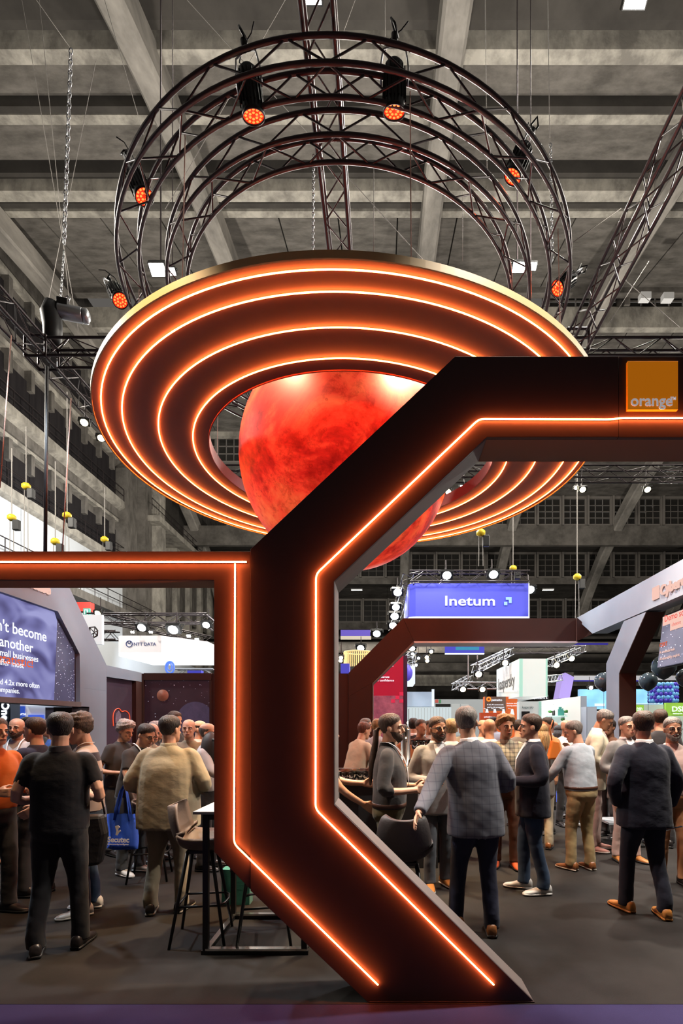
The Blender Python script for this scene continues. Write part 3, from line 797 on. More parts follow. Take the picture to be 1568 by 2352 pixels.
# screen on the left frame
scn = thing('wall_screen', 'large glowing lilac display screen on the left frame with white slogans', 'screen', (XL, 0, 0))
def lsc(px, py, dx=0): y, z = lwall(px, py); return (y, z)
sm_ = bpy.data.materials.new('screen_picture'); sm_.use_nodes = True
nt = sm_.node_tree; N = nt.nodes; L = nt.links; N.clear()
tc = N.new('ShaderNodeTexCoord'); n = N.new('ShaderNodeTexNoise'); n.inputs['Scale'].default_value = 1.6; n.inputs['Detail'].default_value = 1.5; n.inputs['Distortion'].default_value = 1.2
mpp = N.new('ShaderNodeMapping'); mpp.inputs['Scale'].default_value = (1, .8, 1.2); mpp.inputs['Location'].default_value = (2, 3.2, 1); L.new(tc.outputs['Object'], mpp.inputs[0]); L.new(mpp.outputs[0], n.inputs['Vector'])
r = N.new('ShaderNodeValToRGB'); e = r.color_ramp.elements; e[0].position, e[0].color = .38, (.085, .075, .19, 1); e[1].position, e[1].color = .68, (.36, .36, .66, 1); k_ = e.new(.5); k_.color = (.19, .185, .42, 1)
em = N.new('ShaderNodeEmission'); em.inputs[1].default_value = 1.0; ou = N.new('ShaderNodeOutputMaterial')
L.new(n.outputs['Fac'], r.inputs[0]); L.new(r.outputs[0], em.inputs[0]); L.new(em.outputs[0], ou.inputs[0])
MB().prism([(4.2, 3.43), (7.97, 3.43), (8.04, 3.3), (7.96, 2.05), (4.2, 2.05)], -.10, -.05, lambda u, v, d: (d, u, v)).build('picture', sm_, scn)
MB().prism([(8.05, 3.33), (8.5, 2.88), (8.5, 2.06), (7.97, 2.06)], -.10, -.055, lambda u, v, d: (d, u, v)).build('star_picture', M['stars_b'], scn)
MB().prism([(4.2, 3.44), (7.98, 3.44), (8.55, 2.86), (8.55, 2.03), (4.2, 2.03)], -.18, -.101, lambda u, v, d: (d, u, v)).build('frame', M['black'], scn)
RL = (math.pi / 2, 0, math.pi / 2)
def ltext(body, px, py, size_px, m, bold=.0, sx=1.0, right=False):
    """px, py: end of the baseline on the left wall"""
    y, z = lwall(px, py)
    s_ = size_px * -XL / (CXP - px) * 1.38
    return text(body, scn, (-.045, y, z), s_, m, RL, bold * s_ * .45, .001, 'RIGHT' if right else 'LEFT', sx=sx)
ltext("Don't become", 114, 1474, 24, M['txt_w'], .02, 1.03, True)
ltext('another', 83, 1499, 23, M['txt_w'], .02, 1.03, True)
o = ltext('statistic!', 84, 1534, 21, M['txt_or'], .02, 1.12, True)
ltext('Small businesses', 95, 1521, 14, M['txt_w'], .01, 1.0, True)
ltext('suffer most', 62, 1535, 14, M['txt_w'], .01, 1.0, True)
ltext('attacked 4.2x more often', 98, 1581, 12, M['txt_w'], .01, 1.0, True)
ltext('companies.', 53, 1593, 12, M['txt_w'], .01, 1.0, True)
# sign on the beam of the left frame
y, z = lwall(114, 1366)
text('Cyberdefense', lw, (XL + .01, y, z), .21, M['txt_pink'], RL, .006, .012, 'RIGHT', sx=1.0)
# right frame
rw = thing('side_frame', 'pale blue grey angular side frame at the right with a pink square sign', 'stand frame', (0, 0, 0))
side('top_beam', [(3.42, 4.0), (11.2, 4.0), (10.3, 3.51), (3.42, 3.49)], XR, XR + .3, bg_, rw)
side('leg', [(8.96, 3.485), (9.66, 2.83), (9.66, 0), (9.14, 0), (9.14, 2.6), (8.2, 3.485)], XR, XR + .3, bg_, rw)
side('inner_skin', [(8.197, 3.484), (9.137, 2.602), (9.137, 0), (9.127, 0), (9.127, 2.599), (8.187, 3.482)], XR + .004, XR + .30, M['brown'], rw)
RRt = (math.pi / 2, 0, -math.pi / 2)
def rw3(px, py): k = XR / (px - CXP); return (XR * F / (px - CXP), CH + (CYP - py) * k)
y, z = rw3(1501, 1371); 
MB().box(XR - .02, XR, rw3(1514, 1350)[0], rw3(1500, 1350)[0], 3.61, 3.80).build('sign_square', M['txt_pink'], rw)
y, z = rw3(1518, 1355)
text('Cyberdefense', rw, (XR - .015, y, 3.625), .215, M['txt_pink'], RRt, .004, .01)
# right screen
s2 = thing('wall_screen', 'slanted dark starry screen at the right edge with Demo and CERT lines', 'screen', (XR + .16, 0, 0))
def r2(px, py): k = 4.35 / (px - CXP); return (4.35 * F / (px - CXP), CH + (CYP - py) * k)
MB().prism([(4.5, 2.59), (8.16, 2.59), (7.99, 3.36), (4.5, 3.36)], 0, .05, lambda u, v, d: (d, u, v)).build('picture', starfield('star_screen_grey', (.05, .055, .085), 24, (.085, .09, .13), 1.0), s2)
MB().prism([(4.5, 2.57), (8.2, 2.57), (8.0, 3.40), (4.5, 3.40)], .051, .09, lambda u, v, d: (d, u, v)).build('frame', M['black'], s2)
def rtext(body, px, py, spx, m, bold=0, sx=1.0, dx=-.006):
    y, z = r2(px, py); s_ = spx * 4.35 / (px - CXP) * 1.38
    return text(body, s2, (dx, y, z), s_, m, RRt, bold * s_ * .45, .001, sx=sx)
y0, z0 = r2(1522, 1434)
MB().box(-.004, -.001, 6.2, r2(1522, 1434)[0], z0 - .03, z0 + .11).build('text_band', M['txt_pink'], s2)
MB().box(-.004, -.001, 6.4, r2(1539, 1446)[0], z0 - .14, z0 - .031).build('text_band', M['txt_pink'], s2)
rtext('Demo schedule', 1526, 1429, 15, mat('letter_dkred', (.45, .03, .02), .5, emit=(.5, .04, .02), es=.5), .01)
rtext('choose', 1543, 1439, 9, mat('letter_red2', (.45, .08, .06), .5, emit=(.5, .1, .08), es=.5), 0)
rtext('CERT', 1515, 1487, 9.5, M['txt_or'], .012)
rtext('A credential leak', 1515, 1502, 6.5, M['txt_pink'], .01)
rtext('A vulnerability exploit', 1515, 1517, 6.5, M['txt_pink'], .01)
# back frame
bw = thing('back_frame', 'dark angular frame closing the back of the stand, neon red in its colour', 'stand frame', (0, 0, 0))
def bp(px, py): return ((px - CXP) / F * YB, CH + (CYP - py) / F * YB)
def bface(name, pts, y0, y1, m): return MB().prism([bp(*p) for p in pts], y0, y1, lambda u, v, d: (u, d, v)).build(name, m, bw)
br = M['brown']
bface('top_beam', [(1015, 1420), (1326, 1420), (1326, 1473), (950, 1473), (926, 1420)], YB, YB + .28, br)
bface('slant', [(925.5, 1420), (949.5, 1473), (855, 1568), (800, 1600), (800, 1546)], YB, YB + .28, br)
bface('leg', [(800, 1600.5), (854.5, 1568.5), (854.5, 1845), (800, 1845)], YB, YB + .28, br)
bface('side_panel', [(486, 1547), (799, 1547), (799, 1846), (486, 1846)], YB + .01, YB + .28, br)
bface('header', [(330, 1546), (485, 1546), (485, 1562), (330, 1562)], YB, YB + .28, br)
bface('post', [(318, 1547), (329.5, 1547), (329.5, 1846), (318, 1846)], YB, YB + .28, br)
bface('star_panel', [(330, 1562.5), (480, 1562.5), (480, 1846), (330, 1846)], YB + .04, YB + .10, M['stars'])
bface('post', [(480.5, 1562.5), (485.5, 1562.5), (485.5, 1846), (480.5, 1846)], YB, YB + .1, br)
bface('edge_trim', [(950, 1473.3), (1326, 1473.3), (1326, 1477), (951, 1477)], YB - .02, YB + .5, M['white'])
bface('edge_trim', [(949, 1473.3), (951, 1477), (857, 1571), (857, 1846), (855, 1846), (855, 1569)], YB - .005, YB + .32, M['grey_paint'])
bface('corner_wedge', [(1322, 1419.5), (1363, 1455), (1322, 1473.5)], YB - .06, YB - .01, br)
# printed planets and astronaut outline on the starry panels
x, z = bp(372, 1597); MB().lathe([(.0, -.012), (.125, 0), (.125, .004)], 28, (x, YB + .03, z), axis=(0, 1, 0)).build('planet_print', mat('print_planet', (.30, .10, .06), .6, vary=(6, .2, (.12, .04, .03)), emit=(.3, .1, .06), es=.3), bw)
x, z = bp(447, 1655)
pl = [(x + .40 * math.cos(a), z + .40 * math.sin(a)) for a in [math.radians(q) for q in range(38, 200, 6)]] + [(x - .28, z - .28), (x + .30, z - .28)]
MB().prism(pl, YB + .032, YB + .039, lambda u, v, d: (u, d, v)).build('planet_print', mat('print_planet_blue', (.06, .05, .10), .6, vary=(5, .2, (.022, .015, .02)), emit=(.1, .08, .16), es=.3), bw)
yy = lambda px: -XL * F / (CXP - px)
mb = MB()
def lp(px, py, dx=-.07): y, z = lwall(px, py); return (XL + dx, y, z)
mb.tube([lp(*q) for q in smooth2([(269, 1668), (268, 1645), (272, 1632), (281, 1627), (288, 1634), (297, 1633), (305, 1642), (306, 1664)], 4)], .008, 6)
mb.build('outline_print', mat('outline_orange', (.7, .08, .03), .5, emit=(1, .1, .03), es=.6), lw)
MB().prism([lwall(273, 1660), lwall(274, 1640), lwall(281, 1632), lwall(286, 1640), lwall(286, 1662)], XL - .075, XL - .070, lambda u, v, d: (d, u, v)).build('astronaut_print', mat('print_suit', (.22, .15, .18), .6, vary=(14, .2, (.1, .06, .08))), lw)
# ================================================================ PEOPLE
def cmat(name, col, kind='cloth', col2=None):
    k = name
    if k in M: return M[k]
    m = mat(name, col, .85, bump=(7, .35, .02, (1, 1, 1.6)) if kind == 'cloth' else None, spec=.2, sheen=.1)
    if kind in ('plaid', 'stripe', 'check'):
        nt = m.node_tree; N = nt.nodes; L = nt.links; b = N['Principled BSDF']
        tc = N.new('ShaderNodeTexCoord'); sp = N.new('ShaderNodeSeparateXYZ'); L.new(tc.outputs['Object'], sp.inputs[0])
        def line(ax, per, wd):
            a = N.new('ShaderNodeMath'); a.operation = 'MULTIPLY'; a.inputs[1].default_value = 1 / per; L.new(sp.outputs[ax], a.inputs[0])
            f_ = N.new('ShaderNodeMath'); f_.operation = 'FRACT'; L.new(a.outputs[0], f_.inputs[0])
            g = N.new('ShaderNodeMath'); g.operation = 'LESS_THAN'; g.inputs[1].default_value = wd; L.new(f_.outputs[0], g.inputs[0]); return g.outputs[0]
        if kind == 'stripe': fac = line(2, .17, .45)
        else:
            p_, w_ = (.062, .13) if kind == 'plaid' else (.05, .3)
            ad = N.new('ShaderNodeMath'); ad.operation = 'ADD'; L.new(line(0, p_, w_), ad.inputs[0]); L.new(line(2, p_, w_), ad.inputs[1])
            ml = N.new('ShaderNodeMath'); ml.operation = 'MULTIPLY'; ml.inputs[1].default_value = .6; L.new(ad.outputs[0], ml.inputs[0]); fac = ml.outputs[0]
        mx = N.new('ShaderNodeMix'); mx.data_type = 'RGBA'; mx.inputs[6].default_value = (*col, 1); mx.inputs[7].default_value = (*col2, 1)
        L.new(fac, mx.inputs[0]); L.new(mx.outputs[2], b.inputs['Base Color'])
    M[k] = m
    return m
SK = {'fair': mat('skin_fair', (.56, .31, .20), .5), 'tan': mat('skin_tan', (.40, .20, .115), .5), 'brown': mat('skin_brown', (.20, .095, .055), .5)}
hm_ = lambda n, c: mat(n, c, .55, vary=(75, .16, tuple(v * .30 for v in c), (1, 1, .12)))
HR = {'dark': hm_('hair_dark', (.026, .017, .013)), 'brown': hm_('hair_brown', (.075, .040, .022)), 'grey': hm_('hair_grey', (.24, .21, .185)), 'white': hm_('hair_white', (.55, .50, .43)),
      'blond': hm_('hair_blond', (.44, .29, .13)), 'red': hm_('hair_red', (.18, .055, .025)), 'curly': hm_('hair_ginger', (.34, .16, .05))}
for h_ in HR.values():
    nt = h_.node_tree; tc = nt.nodes.new('ShaderNodeTexCoord'); n_ = nt.nodes.new('ShaderNodeTexNoise'); m_ = nt.nodes.new('ShaderNodeMapping'); u_ = nt.nodes.new('ShaderNodeBump')
    m_.inputs['Scale'].default_value = (1, 1, .25); n_.inputs['Scale'].default_value = 130; u_.inputs['Strength'].default_value = .7; u_.inputs['Distance'].default_value = .01
    nt.links.new(tc.outputs['Object'], m_.inputs[0]); nt.links.new(m_.outputs[0], n_.inputs['Vector']); nt.links.new(n_.outputs['Fac'], u_.inputs['Height']); nt.links.new(u_.outputs[0], nt.nodes['Principled BSDF'].inputs['Normal'])
EYE = mat('eye_white', (.6, .58, .55), .3); IRIS = mat('eye_dark', (.015, .01, .01), .2); LIP = mat('lip', (.33, .10, .08), .5)
SOLE = mat('sole', (.5, .48, .44), .6)
def rotx(p, a, piv):
    c, s_ = math.cos(a), math.sin(a); y, z = p[1] - piv[1], p[2] - piv[2]
    return Vector((p[0], piv[1] + y * c - z * s_, piv[2] + y * s_ + z * c))
def rotz(p, a, piv=(0, 0, 0)):
    c, s_ = math.cos(a), math.sin(a); x, y = p[0] - piv[0], p[1] - piv[1]
    return Vector((piv[0] + x * c - y * s_, piv[1] + x * s_ + y * c, p[2]))
HEADR = [(0.0, .022, .082, .045), (.012, .042, .096, .012), (.04, .058, .098, -.035), (.075, .066, .095, -.062), (.108, .072, .093, -.082), (.14, .0765, .097, -.095), (.172, .076, .093, -.099), (.203, .066, .076, -.086), (.226, .044, .046, -.058), (.236, .014, .008, -.022)]
HEADR = smooth2(HEADR, 3)
def headring(r, off=0, seg=20):
    z, w_, yf, yb = r
    cy_, hd = (yf + yb) / 2, (yf - yb) / 2
    k = max(0, z - .15) / .086
    return [((w_ + off) * math.cos(2 * math.pi * j / seg), cy_ + (hd + off) * math.sin(2 * math.pi * j / seg), z + off * k) for j in range(seg)]
def loft(mb, rings, smooth=True):
    n = len(rings[0]); vs = [p for r in rings for p in r]
    fs = [(i * n + k, i * n + (k + 1) % n, (i + 1) * n + (k + 1) % n, (i + 1) * n + k) for i in range(len(rings) - 1) for k in range(n)]
    fs.append(tuple(range(n - 1, -1, -1))); fs.append(tuple(range((len(rings) - 1) * n, len(rings) * n)))
    return mb.add(vs, fs, smooth)
def trunk(mb, levels, seg=20):
    rings = []
    for z, hw, hd, yc in smooth2(levels, 3):
        ring = []
        for j in range(seg):
            a = 2 * math.pi * j / seg; c, s_ = math.cos(a), math.sin(a)
            ring.append((hw * math.copysign(abs(c) ** .8, c), yc + hd * math.copysign(abs(s_) ** .9, s_), z))
        rings.append(ring)
    return loft(mb, rings)
def limb(mb, pts, rad, seg=12, n=4):
    q = smooth2([(*p, r) for p, r in zip(pts, rad)], n)
    # rounded ends
    return mb.tube([p[:3] for p in q], 0, seg, rr=[p[3] for p in q])
def fuse(mb, name, vox, sm=3, dec=1.0, fn=None, amp=0.):
    """voxel-join the shapes of mb into one continuous skin, then pose it through fn"""
    me = mb.mesh('raw'); o = bpy.data.objects.new('tmp', me)
    r = o.modifiers.new('r', 'REMESH'); r.mode = 'VOXEL'; r.voxel_size = vox
    if sm: k = o.modifiers.new('s', 'SMOOTH'); k.factor = .5; k.iterations = sm
    if dec < 1: d = o.modifiers.new('d', 'DECIMATE'); d.ratio = dec
    out = evald(o); out.name = name
    bpy.data.objects.remove(o); bpy.data.meshes.remove(me)
    nv = len(out.vertices); a = np.empty(nv * 3, np.float32); out.vertices.foreach_get('co', a); a = a.reshape(-1, 3)
    if amp:
        z = a[:, 2]; ph = a[:, 0] * 23 + a[:, 1] * 17
        wv = np.sin(z * 55 + ph) * .5 + np.sin(z * 31 - ph * 1.4 + 1.3) + np.sin(z * 90 + a[:, 0] * 60) * .3
        nn = np.empty(nv * 3, np.float32); out.vertices.foreach_get('normal', nn)
        a = a + nn.reshape(-1, 3) * (wv * amp)[:, None]
    if fn is not None: a = fn(a)
    out.vertices.foreach_set('co', np.ascontiguousarray(a, np.float32).ravel())
    out.polygons.foreach_set('use_smooth', [True] * len(out.polygons)); out.update()
    out.materials.clear()
    return out
ARM = {   # right-arm elbow and wrist, (outward x, forward y, up z), and hand direction
    'down': ((.255, -.03, 1.13), (.27, .06, .90), (.05, .15, -1)),
    'hold': ((.25, -.03, 1.12), (.13, .24, 1.10), (-.35, .9, .12)),
    'drink': ((.24, .04, 1.14), (.10, .27, 1.22), (-.3, .8, .35)),
    'cross': ((.25, .03, 1.13), (-.02, .21, 1.16), (-1, .15, .1)),
    'pocket': ((.29, -.08, 1.12), (.20, .05, .93), (-.25, .4, -1)),
    'lean': ((.25, .14, 1.16), (.20, .40, 1.12), (-.1, 1, 0)),
    'out': ((.33, .08, 1.14), (.50, .30, 1.06), (.7, .7, 0)),
    'rest': ((.27, .12, 1.14), (.24, .34, .98), (-.1, .9, -.5)),
    'back': ((.30, -.10, 1.13), (.16, -.17, 1.02), (-.9, 0, .1)),
    'chin': ((.20, .12, 1.12), (.08, .20, 1.36), (-.3, .2, 1)),
}
def hand(mb, w_, d, side, curl=.35, s=1.0):
    w_ = Vector(w_); d = Vector(d).normalized()
    inw = Vector((-side, 0, 0))
    n = (inw - d * inw.dot(d))
    if n.length < .3: n = Vector((0, 0, -1)) - d * -d.z
    n.normalize(); a = d.cross(n) * (1 if side > 0 else -1)       # across, thumb side
    if a.y < -.2 or a.z < -.5: a = -a
    e = w_ + d * .085 * s
    ax = lambda t, u, h=0: w_ + d * t * s + a * u * s + n * h * s
    for u in (-.026, -.009, .009, .026): mb.tube([ax(-.01, u * .7), ax(.045, u), ax(.088, u * 1.05)], .0125 * s, 7)
    for i, (u, ln) in enumerate(((-.031, .058), (-.0105, .070), (.0105, .075), (.031, .068))):
        p = ax(.085, u); q = [p]; ang = 0; dd = d
        for k in range(3):
            ang += curl * (.6 + .35 * k)
            dd = (d * math.cos(ang) + n * math.sin(ang)).normalized()
            p = p + dd * ln * s * (.42, .32, .26)[k]; q.append(p)
        mb.tube(q, .0085 * s, 6, rr=[.0095 * s, .009 * s, .0082 * s, .006 * s])
    th = [ax(.012, .025), ax(.04, .048, .010), ax(.070, .056, .020 + .02 * curl), ax(.092, .050, .032 + .03 * curl)]
    mb.tube(th, .01 * s, 6, rr=[.014 * s, .0115 * s, .010 * s, .007 * s])
_pc = {}
def person(label, px, Y, face=0, h=1.75, top='shirt', topc=None, legc=None, shoec=None, hair='short', hairc='dark', skin='fair', arms=('hold', 'down'), lean=0, girth=1.0, turn=0, nod=0,
           tilt=0, stance=(.10, .0, .10, .06), lod=1, beard=False, glasses=False, lanyard=False, female=False, roll=False, group=None, custom=None, collar=None, belt=None, soles=None, x=None, step=0):
    """face: heading in degrees, 0 = towards the camera (-Y), 90 = towards the right of the picture, 180 = away"""
    X = (px - CXP) / F * Y if x is None else x
    t = thing('person', label, 'person', (X, Y, 0), math.radians(180 + face), group)
    S = h / 1.736; g = girth
    vox = {0: .0062, 1: .008, 2: .013}[lod]; cv = {0: .012, 1: .015, 2: .024}[lod]
    key = (top, arms, lean, g, turn, nod, tilt, stance, lod, female, roll, str(custom), S, hair, beard, step)
    def pose(a):
        a = a.copy()
        z = a[:, 2]; k = np.clip((z - .85) / .35, 0, 1); k = k * k * (3 - 2 * k)
        an = math.radians(lean) * k; c, s_ = np.cos(an), np.sin(an); y = a[:, 1] + 0; zz = z - .92
        a[:, 1] = y * c + zz * s_; a[:, 2] = .92 + zz * c - y * s_
        an = math.radians(tilt) * k; c, s_ = np.cos(an), np.sin(an); x_ = a[:, 0] + 0; zz = a[:, 2] - .92
        a[:, 0] = x_ * c + zz * s_; a[:, 2] = .92 + zz * c - x_ * s_
        return a * S
    def hp(p):        # head-local -> body
        p = Vector(p); p = rotx(p, -math.radians(nod), (0, -.01, .02)); p = rotz(p, math.radians(turn), (0, -.01, 0))
        return Vector((p[0], p[1] + .014, p[2] + 1.50))
    def pp(v): return Vector(pose(np.array([v], float))[0])
    A = []
    for i, sd in enumerate((1, -1)):       # 0: the person's left (+x), 1: right (-x)
        nm = arms[i]
        if custom and i in custom: e_, w_, d_ = custom[i]
        elif isinstance(nm, str): e_, w_, d_ = ARM[nm]
        e_ = ((e_[0] + .16 * (g - 1)) * sd, *e_[1:]); w_ = ((w_[0] + .08 * (g - 1)) * sd, *w_[1:]); d_ = (d_[0] * sd, *d_[1:])
        A.append((sd, (.168 * sd * (1 + .3 * (g - 1)), -.005, 1.388), e_, w_, d_))
    fw = .9 if female else 1.0
    if key in _pc: ms = _pc[key]
    else:
        ms = {}
        # --- body: head, neck, torso, arms, hands as one skin
        mb = MB()
        loft(mb, [[hp(q) for q in headring(r)] for r in HEADR])
        mb.tube([hp((0, .088, .135)), hp((0, .104, .112)), hp((0, .116, .088)), hp((0, .098, .076))], .01, 8, rr=[.008, .010, .0145, .011])
        for sx in (-1, 1):
            q = MB().ball((0, 0, 0), (.009, .018, .031), 10, 8)
            mb.add([hp((v[0] + sx * .078, v[1] - .008, v[2] + .105)) for v in q.v], q.f)
            mb.tube([hp((sx * .012, .096, .133)), hp((sx * .032, .093, .137)), hp((sx * .055, .074, .132))], .0075, 6)
            mb.tube([hp((sx * .032, .080, .085)), hp((sx * .045, .068, .09))], .016, 6)
        mb.tube([hp((-.018, .093, .048)), hp((0, .099, .050)), hp((.018, .093, .048))], .007, 6)
        mb.tube([hp((0, .086, .018)), hp((0, .08, .012))], .016, 6)
        mb.tube([(0, -.012, 1.40), (0, -.008, 1.47), hp((0, -.012, .03)), hp((0, -.015, .07))], .055, 14, rr=[.078, .061 * fw, .057 * fw, .054 * fw])
        trunk(mb, [(.86, .13, .09, 0), (1.05, .125, .09, 0), (1.28, .15, .105, 0), (1.37, .155, .08, 0), (1.43, .10, .06, -.01), (1.46, .06, .05, -.01)], 16)
        for sd, sh, e_, w_, d_ in A:
            limb(mb, [sh, e_, w_], [.044 * fw, .037 * fw, .026 * fw], 10, 4)
            wv = (Vector(w_) - Vector(e_)).normalized()
            hand(mb, Vector(w_) + wv * .0, Vector(d_).normalized() * .6 + wv * .4, sd, .75 if arms[0 if sd > 0 else 1] in ('hold', 'drink', 'lean') else .3, fw * 1.05)
        ms['body'] = fuse(mb, 'body', vox, 2, {0: .55, 1: .4, 2: .35}[lod], pose)
        # --- upper garment
        mb = MB()
        if top in ('blazer', 'coat'):
            z0_ = .75 if top == 'blazer' else .72
            lv = [(z0_, .203 * (g * .7 + .3), .145 * g, -.005), (z0_ + .01, .206 * (g * .7 + .3), .148 * g, -.005), (.95, .195 * (g * .85 + .15), .145 * g, 0), (1.10, .180 * g, .140 * g, .005), (1.28, .198 * (g * .5 + .5), .142 * (g * .6 + .4), .005), (1.375, .190 * (g * .3 + .7), .115, -.005), (1.42, .155 * (g * .2 + .8), .092, -.012), (1.455, .095, .078, -.012), (1.478, .068, .068, -.01)]
            ar = [.074, .062, .046]
        else:
            lo = .93 if top == 'shirt' else .88
            lv = [(lo, .165 * g, .125 * g, .0), (lo + .02, .172 * g, .13 * g, .0), (1.08, .168 * g, .132 * g, .008), (1.26, .182 * (g * .5 + .5), .132 * (g * .6 + .4), .005), (1.365, .176, .108, -.005), (1.415, .145, .088, -.012), (1.452, .088, .074, -.012), (1.474, .064, .064, -.01)]
            ar = [.064, .055, .040]
        lv = [(a_, b_ * fw, c_ * fw, d_) for a_, b_, c_, d_ in lv]
        trunk(mb, lv, 24)
        for sd, sh, e_, w_, d_ in A:
            e_, w_ = Vector(e_), Vector(w_); sh = Vector(sh); si = sh + Vector((-.07 * sd, 0, .012))
            if top == 'tee': limb(mb, [si, sh, sh.lerp(e_, .3), sh.lerp(e_, .66)], [.045, .060, .062, .060], 12, 4)
            elif roll: limb(mb, [si, sh, sh.lerp(e_, .35), e_, e_.lerp(w_, .25)], [.045, ar[0] * .9, ar[0], ar[1], ar[1] * 1.02], 12, 4)
            else: limb(mb, [si, sh, sh.lerp(e_, .35), e_, e_.lerp(w_, .93)], [.045, ar[0] * .88, ar[0], ar[1], ar[2]], 12, 4)
        ms['top'] = fuse(mb, 'top', cv, 3, 1 if lod < 2 else .6, pose, .0009)
        # --- trousers
        mb = MB(); lx, ly, rx_, ry = stance
        trunk(mb, [(.80, .13 * fw, .10, 0), (.86, .168 * (g * .6 + .4), .125 * (g * .6 + .4), -.01), (.93, .165 * g, .128 * g, 0), (.985, .152 * g, .118 * g, .003), (.99, .15 * g, .115 * g, .003)], 20)
        ft = []
        for sd, (fx_, fy_) in ((1, (lx, ly)), (-1, (rx_, ry))):
            hipp = Vector((.088 * sd, 0, .86)); an = Vector((fx_ * sd, fy_ - .02, .06)); kn = hipp.lerp(an, .5) + Vector((0, .02 + abs(fy_) * .12, .03))
            limb(mb, [hipp + Vector((-.01 * sd, 0, .06)), hipp + Vector((0, 0, -.08)), kn, an + Vector((0, -.008, .12)), an], [.09, .094 * (g * .5 + .5), .068, .062, .064], 14, 4)
            ft.append((sd, an))
        ms['legs'] = fuse(mb, 'trousers', cv, 3, 1 if lod < 2 else .6, lambda a: a * S, .0012)
        # --- shoes
        for nm, so in (('shoe', 0), ('sole', 1)):
            mb = MB()
            yy_ = [(-.085, .030, .07), (-.07, .038, .10), (-.02, .040, .105), (.04, .042, .078), (.10, .046, .055), (.155, .040, .043), (.185, .024, .033), (.195, .010, .026)]
            rings = []
            for yk, wk, hk in smooth2(yy_, 2):
                if so: wk, hk = wk + .004, .022
                rings.append([(wk * math.cos(2 * math.pi * j / 12), yk + (.003 if so and yk > .1 else 0), max(0, (hk if not so else .022) * .5 * (1 + math.copysign(abs(math.sin(2 * math.pi * j / 12)) ** (.7 if not so else .3), math.sin(2 * math.pi * j / 12))))) for j in range(12)])
            loft(mb, rings); ms[nm] = mb
        ms['feet'] = ft
        # --- hair
        rnd = random.Random(len(_pc))
        seg = 28; t_ = {'short': .010, 'bald': 0, 'fringe': .006, 'curly': .034, 'long': .016, 'pony': .009}[hair]
        if hair != 'bald':
            def hring(z):
                for q0, q1 in zip(HEADR[:-1], HEADR[1:]):
                    if q0[0] <= z <= q1[0] + 1e-9:
                        f_ = (z - q0[0]) / max(1e-6, q1[0] - q0[0]); return tuple(u + (v - u) * f_ for u, v in zip(q0, q1))
                return HEADR[-1]
            vs = []; nrow = 16
            for i_ in range(nrow + 1):
                u_ = i_ / nrow
                for j in range(seg):
                    a_ = 2 * math.pi * j / seg; sn = math.sin(a_)
                    zh = .188 * max(0, sn) + (.125 if abs(sn) < .8 else .1) * (1 - abs(sn)) + .045 * max(0, -sn)
                    zt = .2358 if hair != 'fringe' else .165 + .02 * max(0, -sn)
                    zh += .009 * noise.noise(Vector((math.cos(a_) * 5, sn * 5, rnd.random() * .3 + len(_pc)))) + .004 * (j % 2)
                    if hair == 'fringe': zh = min(zh + .03 * max(0, sn), zt)
                    zz = zh + (zt - zh) * (u_ ** .8)
                    tt = t_ * min(1, .12 + (zz - zh) / .035)
                    nz = noise.noise(Vector((math.cos(a_) * 3, sn * 3, zz * 30)) * (2.2 if hair == 'curly' else 1)) * (.014 if hair == 'curly' else .003)
                    vs.append(hp(headring(hring(zz), max(.003, tt + nz), seg)[j]))
            nr = nrow + 1
            fs = [(i * seg + k, i * seg + (k + 1) % seg, (i + 1) * seg + (k + 1) % seg, (i + 1) * seg + k) for i in range(nr - 1) for k in range(seg)]
            if hair != 'fringe': fs.append(tuple((nr - 1) * seg + k for k in range(seg)))
            hm = MB().add(vs, fs, True)
            if hair == 'long':
                for a_ in range(-5, 6):
                    an_ = -math.pi / 2 + a_ * .31
                    hm.tube([hp((.070 * math.cos(an_), -.01 + .085 * math.sin(an_), .15)), hp((.082 * math.cos(an_), -.02 + .098 * math.sin(an_), .06)), hp((.085 * math.cos(an_), -.03 + .095 * math.sin(an_), -.05)), hp((.08 * math.cos(an_), -.035 + .10 * math.sin(an_), -.15 - .02 * rnd.random()))], .026, 8, rr=[.02, .028, .028, .012])
            if hair == 'pony':
                hm.tube([hp((0, -.10, .12)), hp((0, -.125, .09)), hp((0, -.13, .0)), hp((.01, -.15, -.12)), hp((.015, -.17, -.27)), hp((.01, -.175, -.38))], .02, 9, rr=[.012, .024, .026, .032, .026, .008])
            hm.v = [tuple(pp(v)) for v in hm.v]
            ms['hair'] = hm.mesh('hair')
        if beard:
            vs = []; nb = 20
            for i_ in range(7):
                for k in range(nb + 1):
                    th = math.radians(-8 + 196 * k / nb); front = max(0, math.sin(th)) ** 4
                    zt = .082 * (1 - front) + .034 * front
                    r = min(HEADR, key=lambda q_: abs(q_[0] - zt * i_ / 6))
                    z_, w_, yf, yb = r; cy_, hd = (yf + yb) / 2, (yf - yb) / 2; of_ = .009 * math.sin(math.pi * min(1, .25 + .75 * (1 - i_ / 6)))+.002
                    vs.append(pp(hp(((w_ + of_) * math.cos(th), cy_ + (hd + of_) * math.sin(th), zt * i_ / 6 - (.008 if i_ == 0 else 0)))))
            n1 = nb + 1
            fs = [(i_ * n1 + k, i_ * n1 + k + 1, (i_ + 1) * n1 + k + 1, (i_ + 1) * n1 + k) for i_ in range(6) for k in range(nb)]
            fs.append(tuple(range(n1)))
            bm_ = MB().add(vs, fs, True)
            bm_.tube([pp(hp(q)) for q in ((-.034, .086, .045), (-.02, .100, .060), (0, .106, .064), (.02, .100, .060), (.034, .086, .045))], .007, 6)
            ms['beard'] = bm_.mesh('beard')
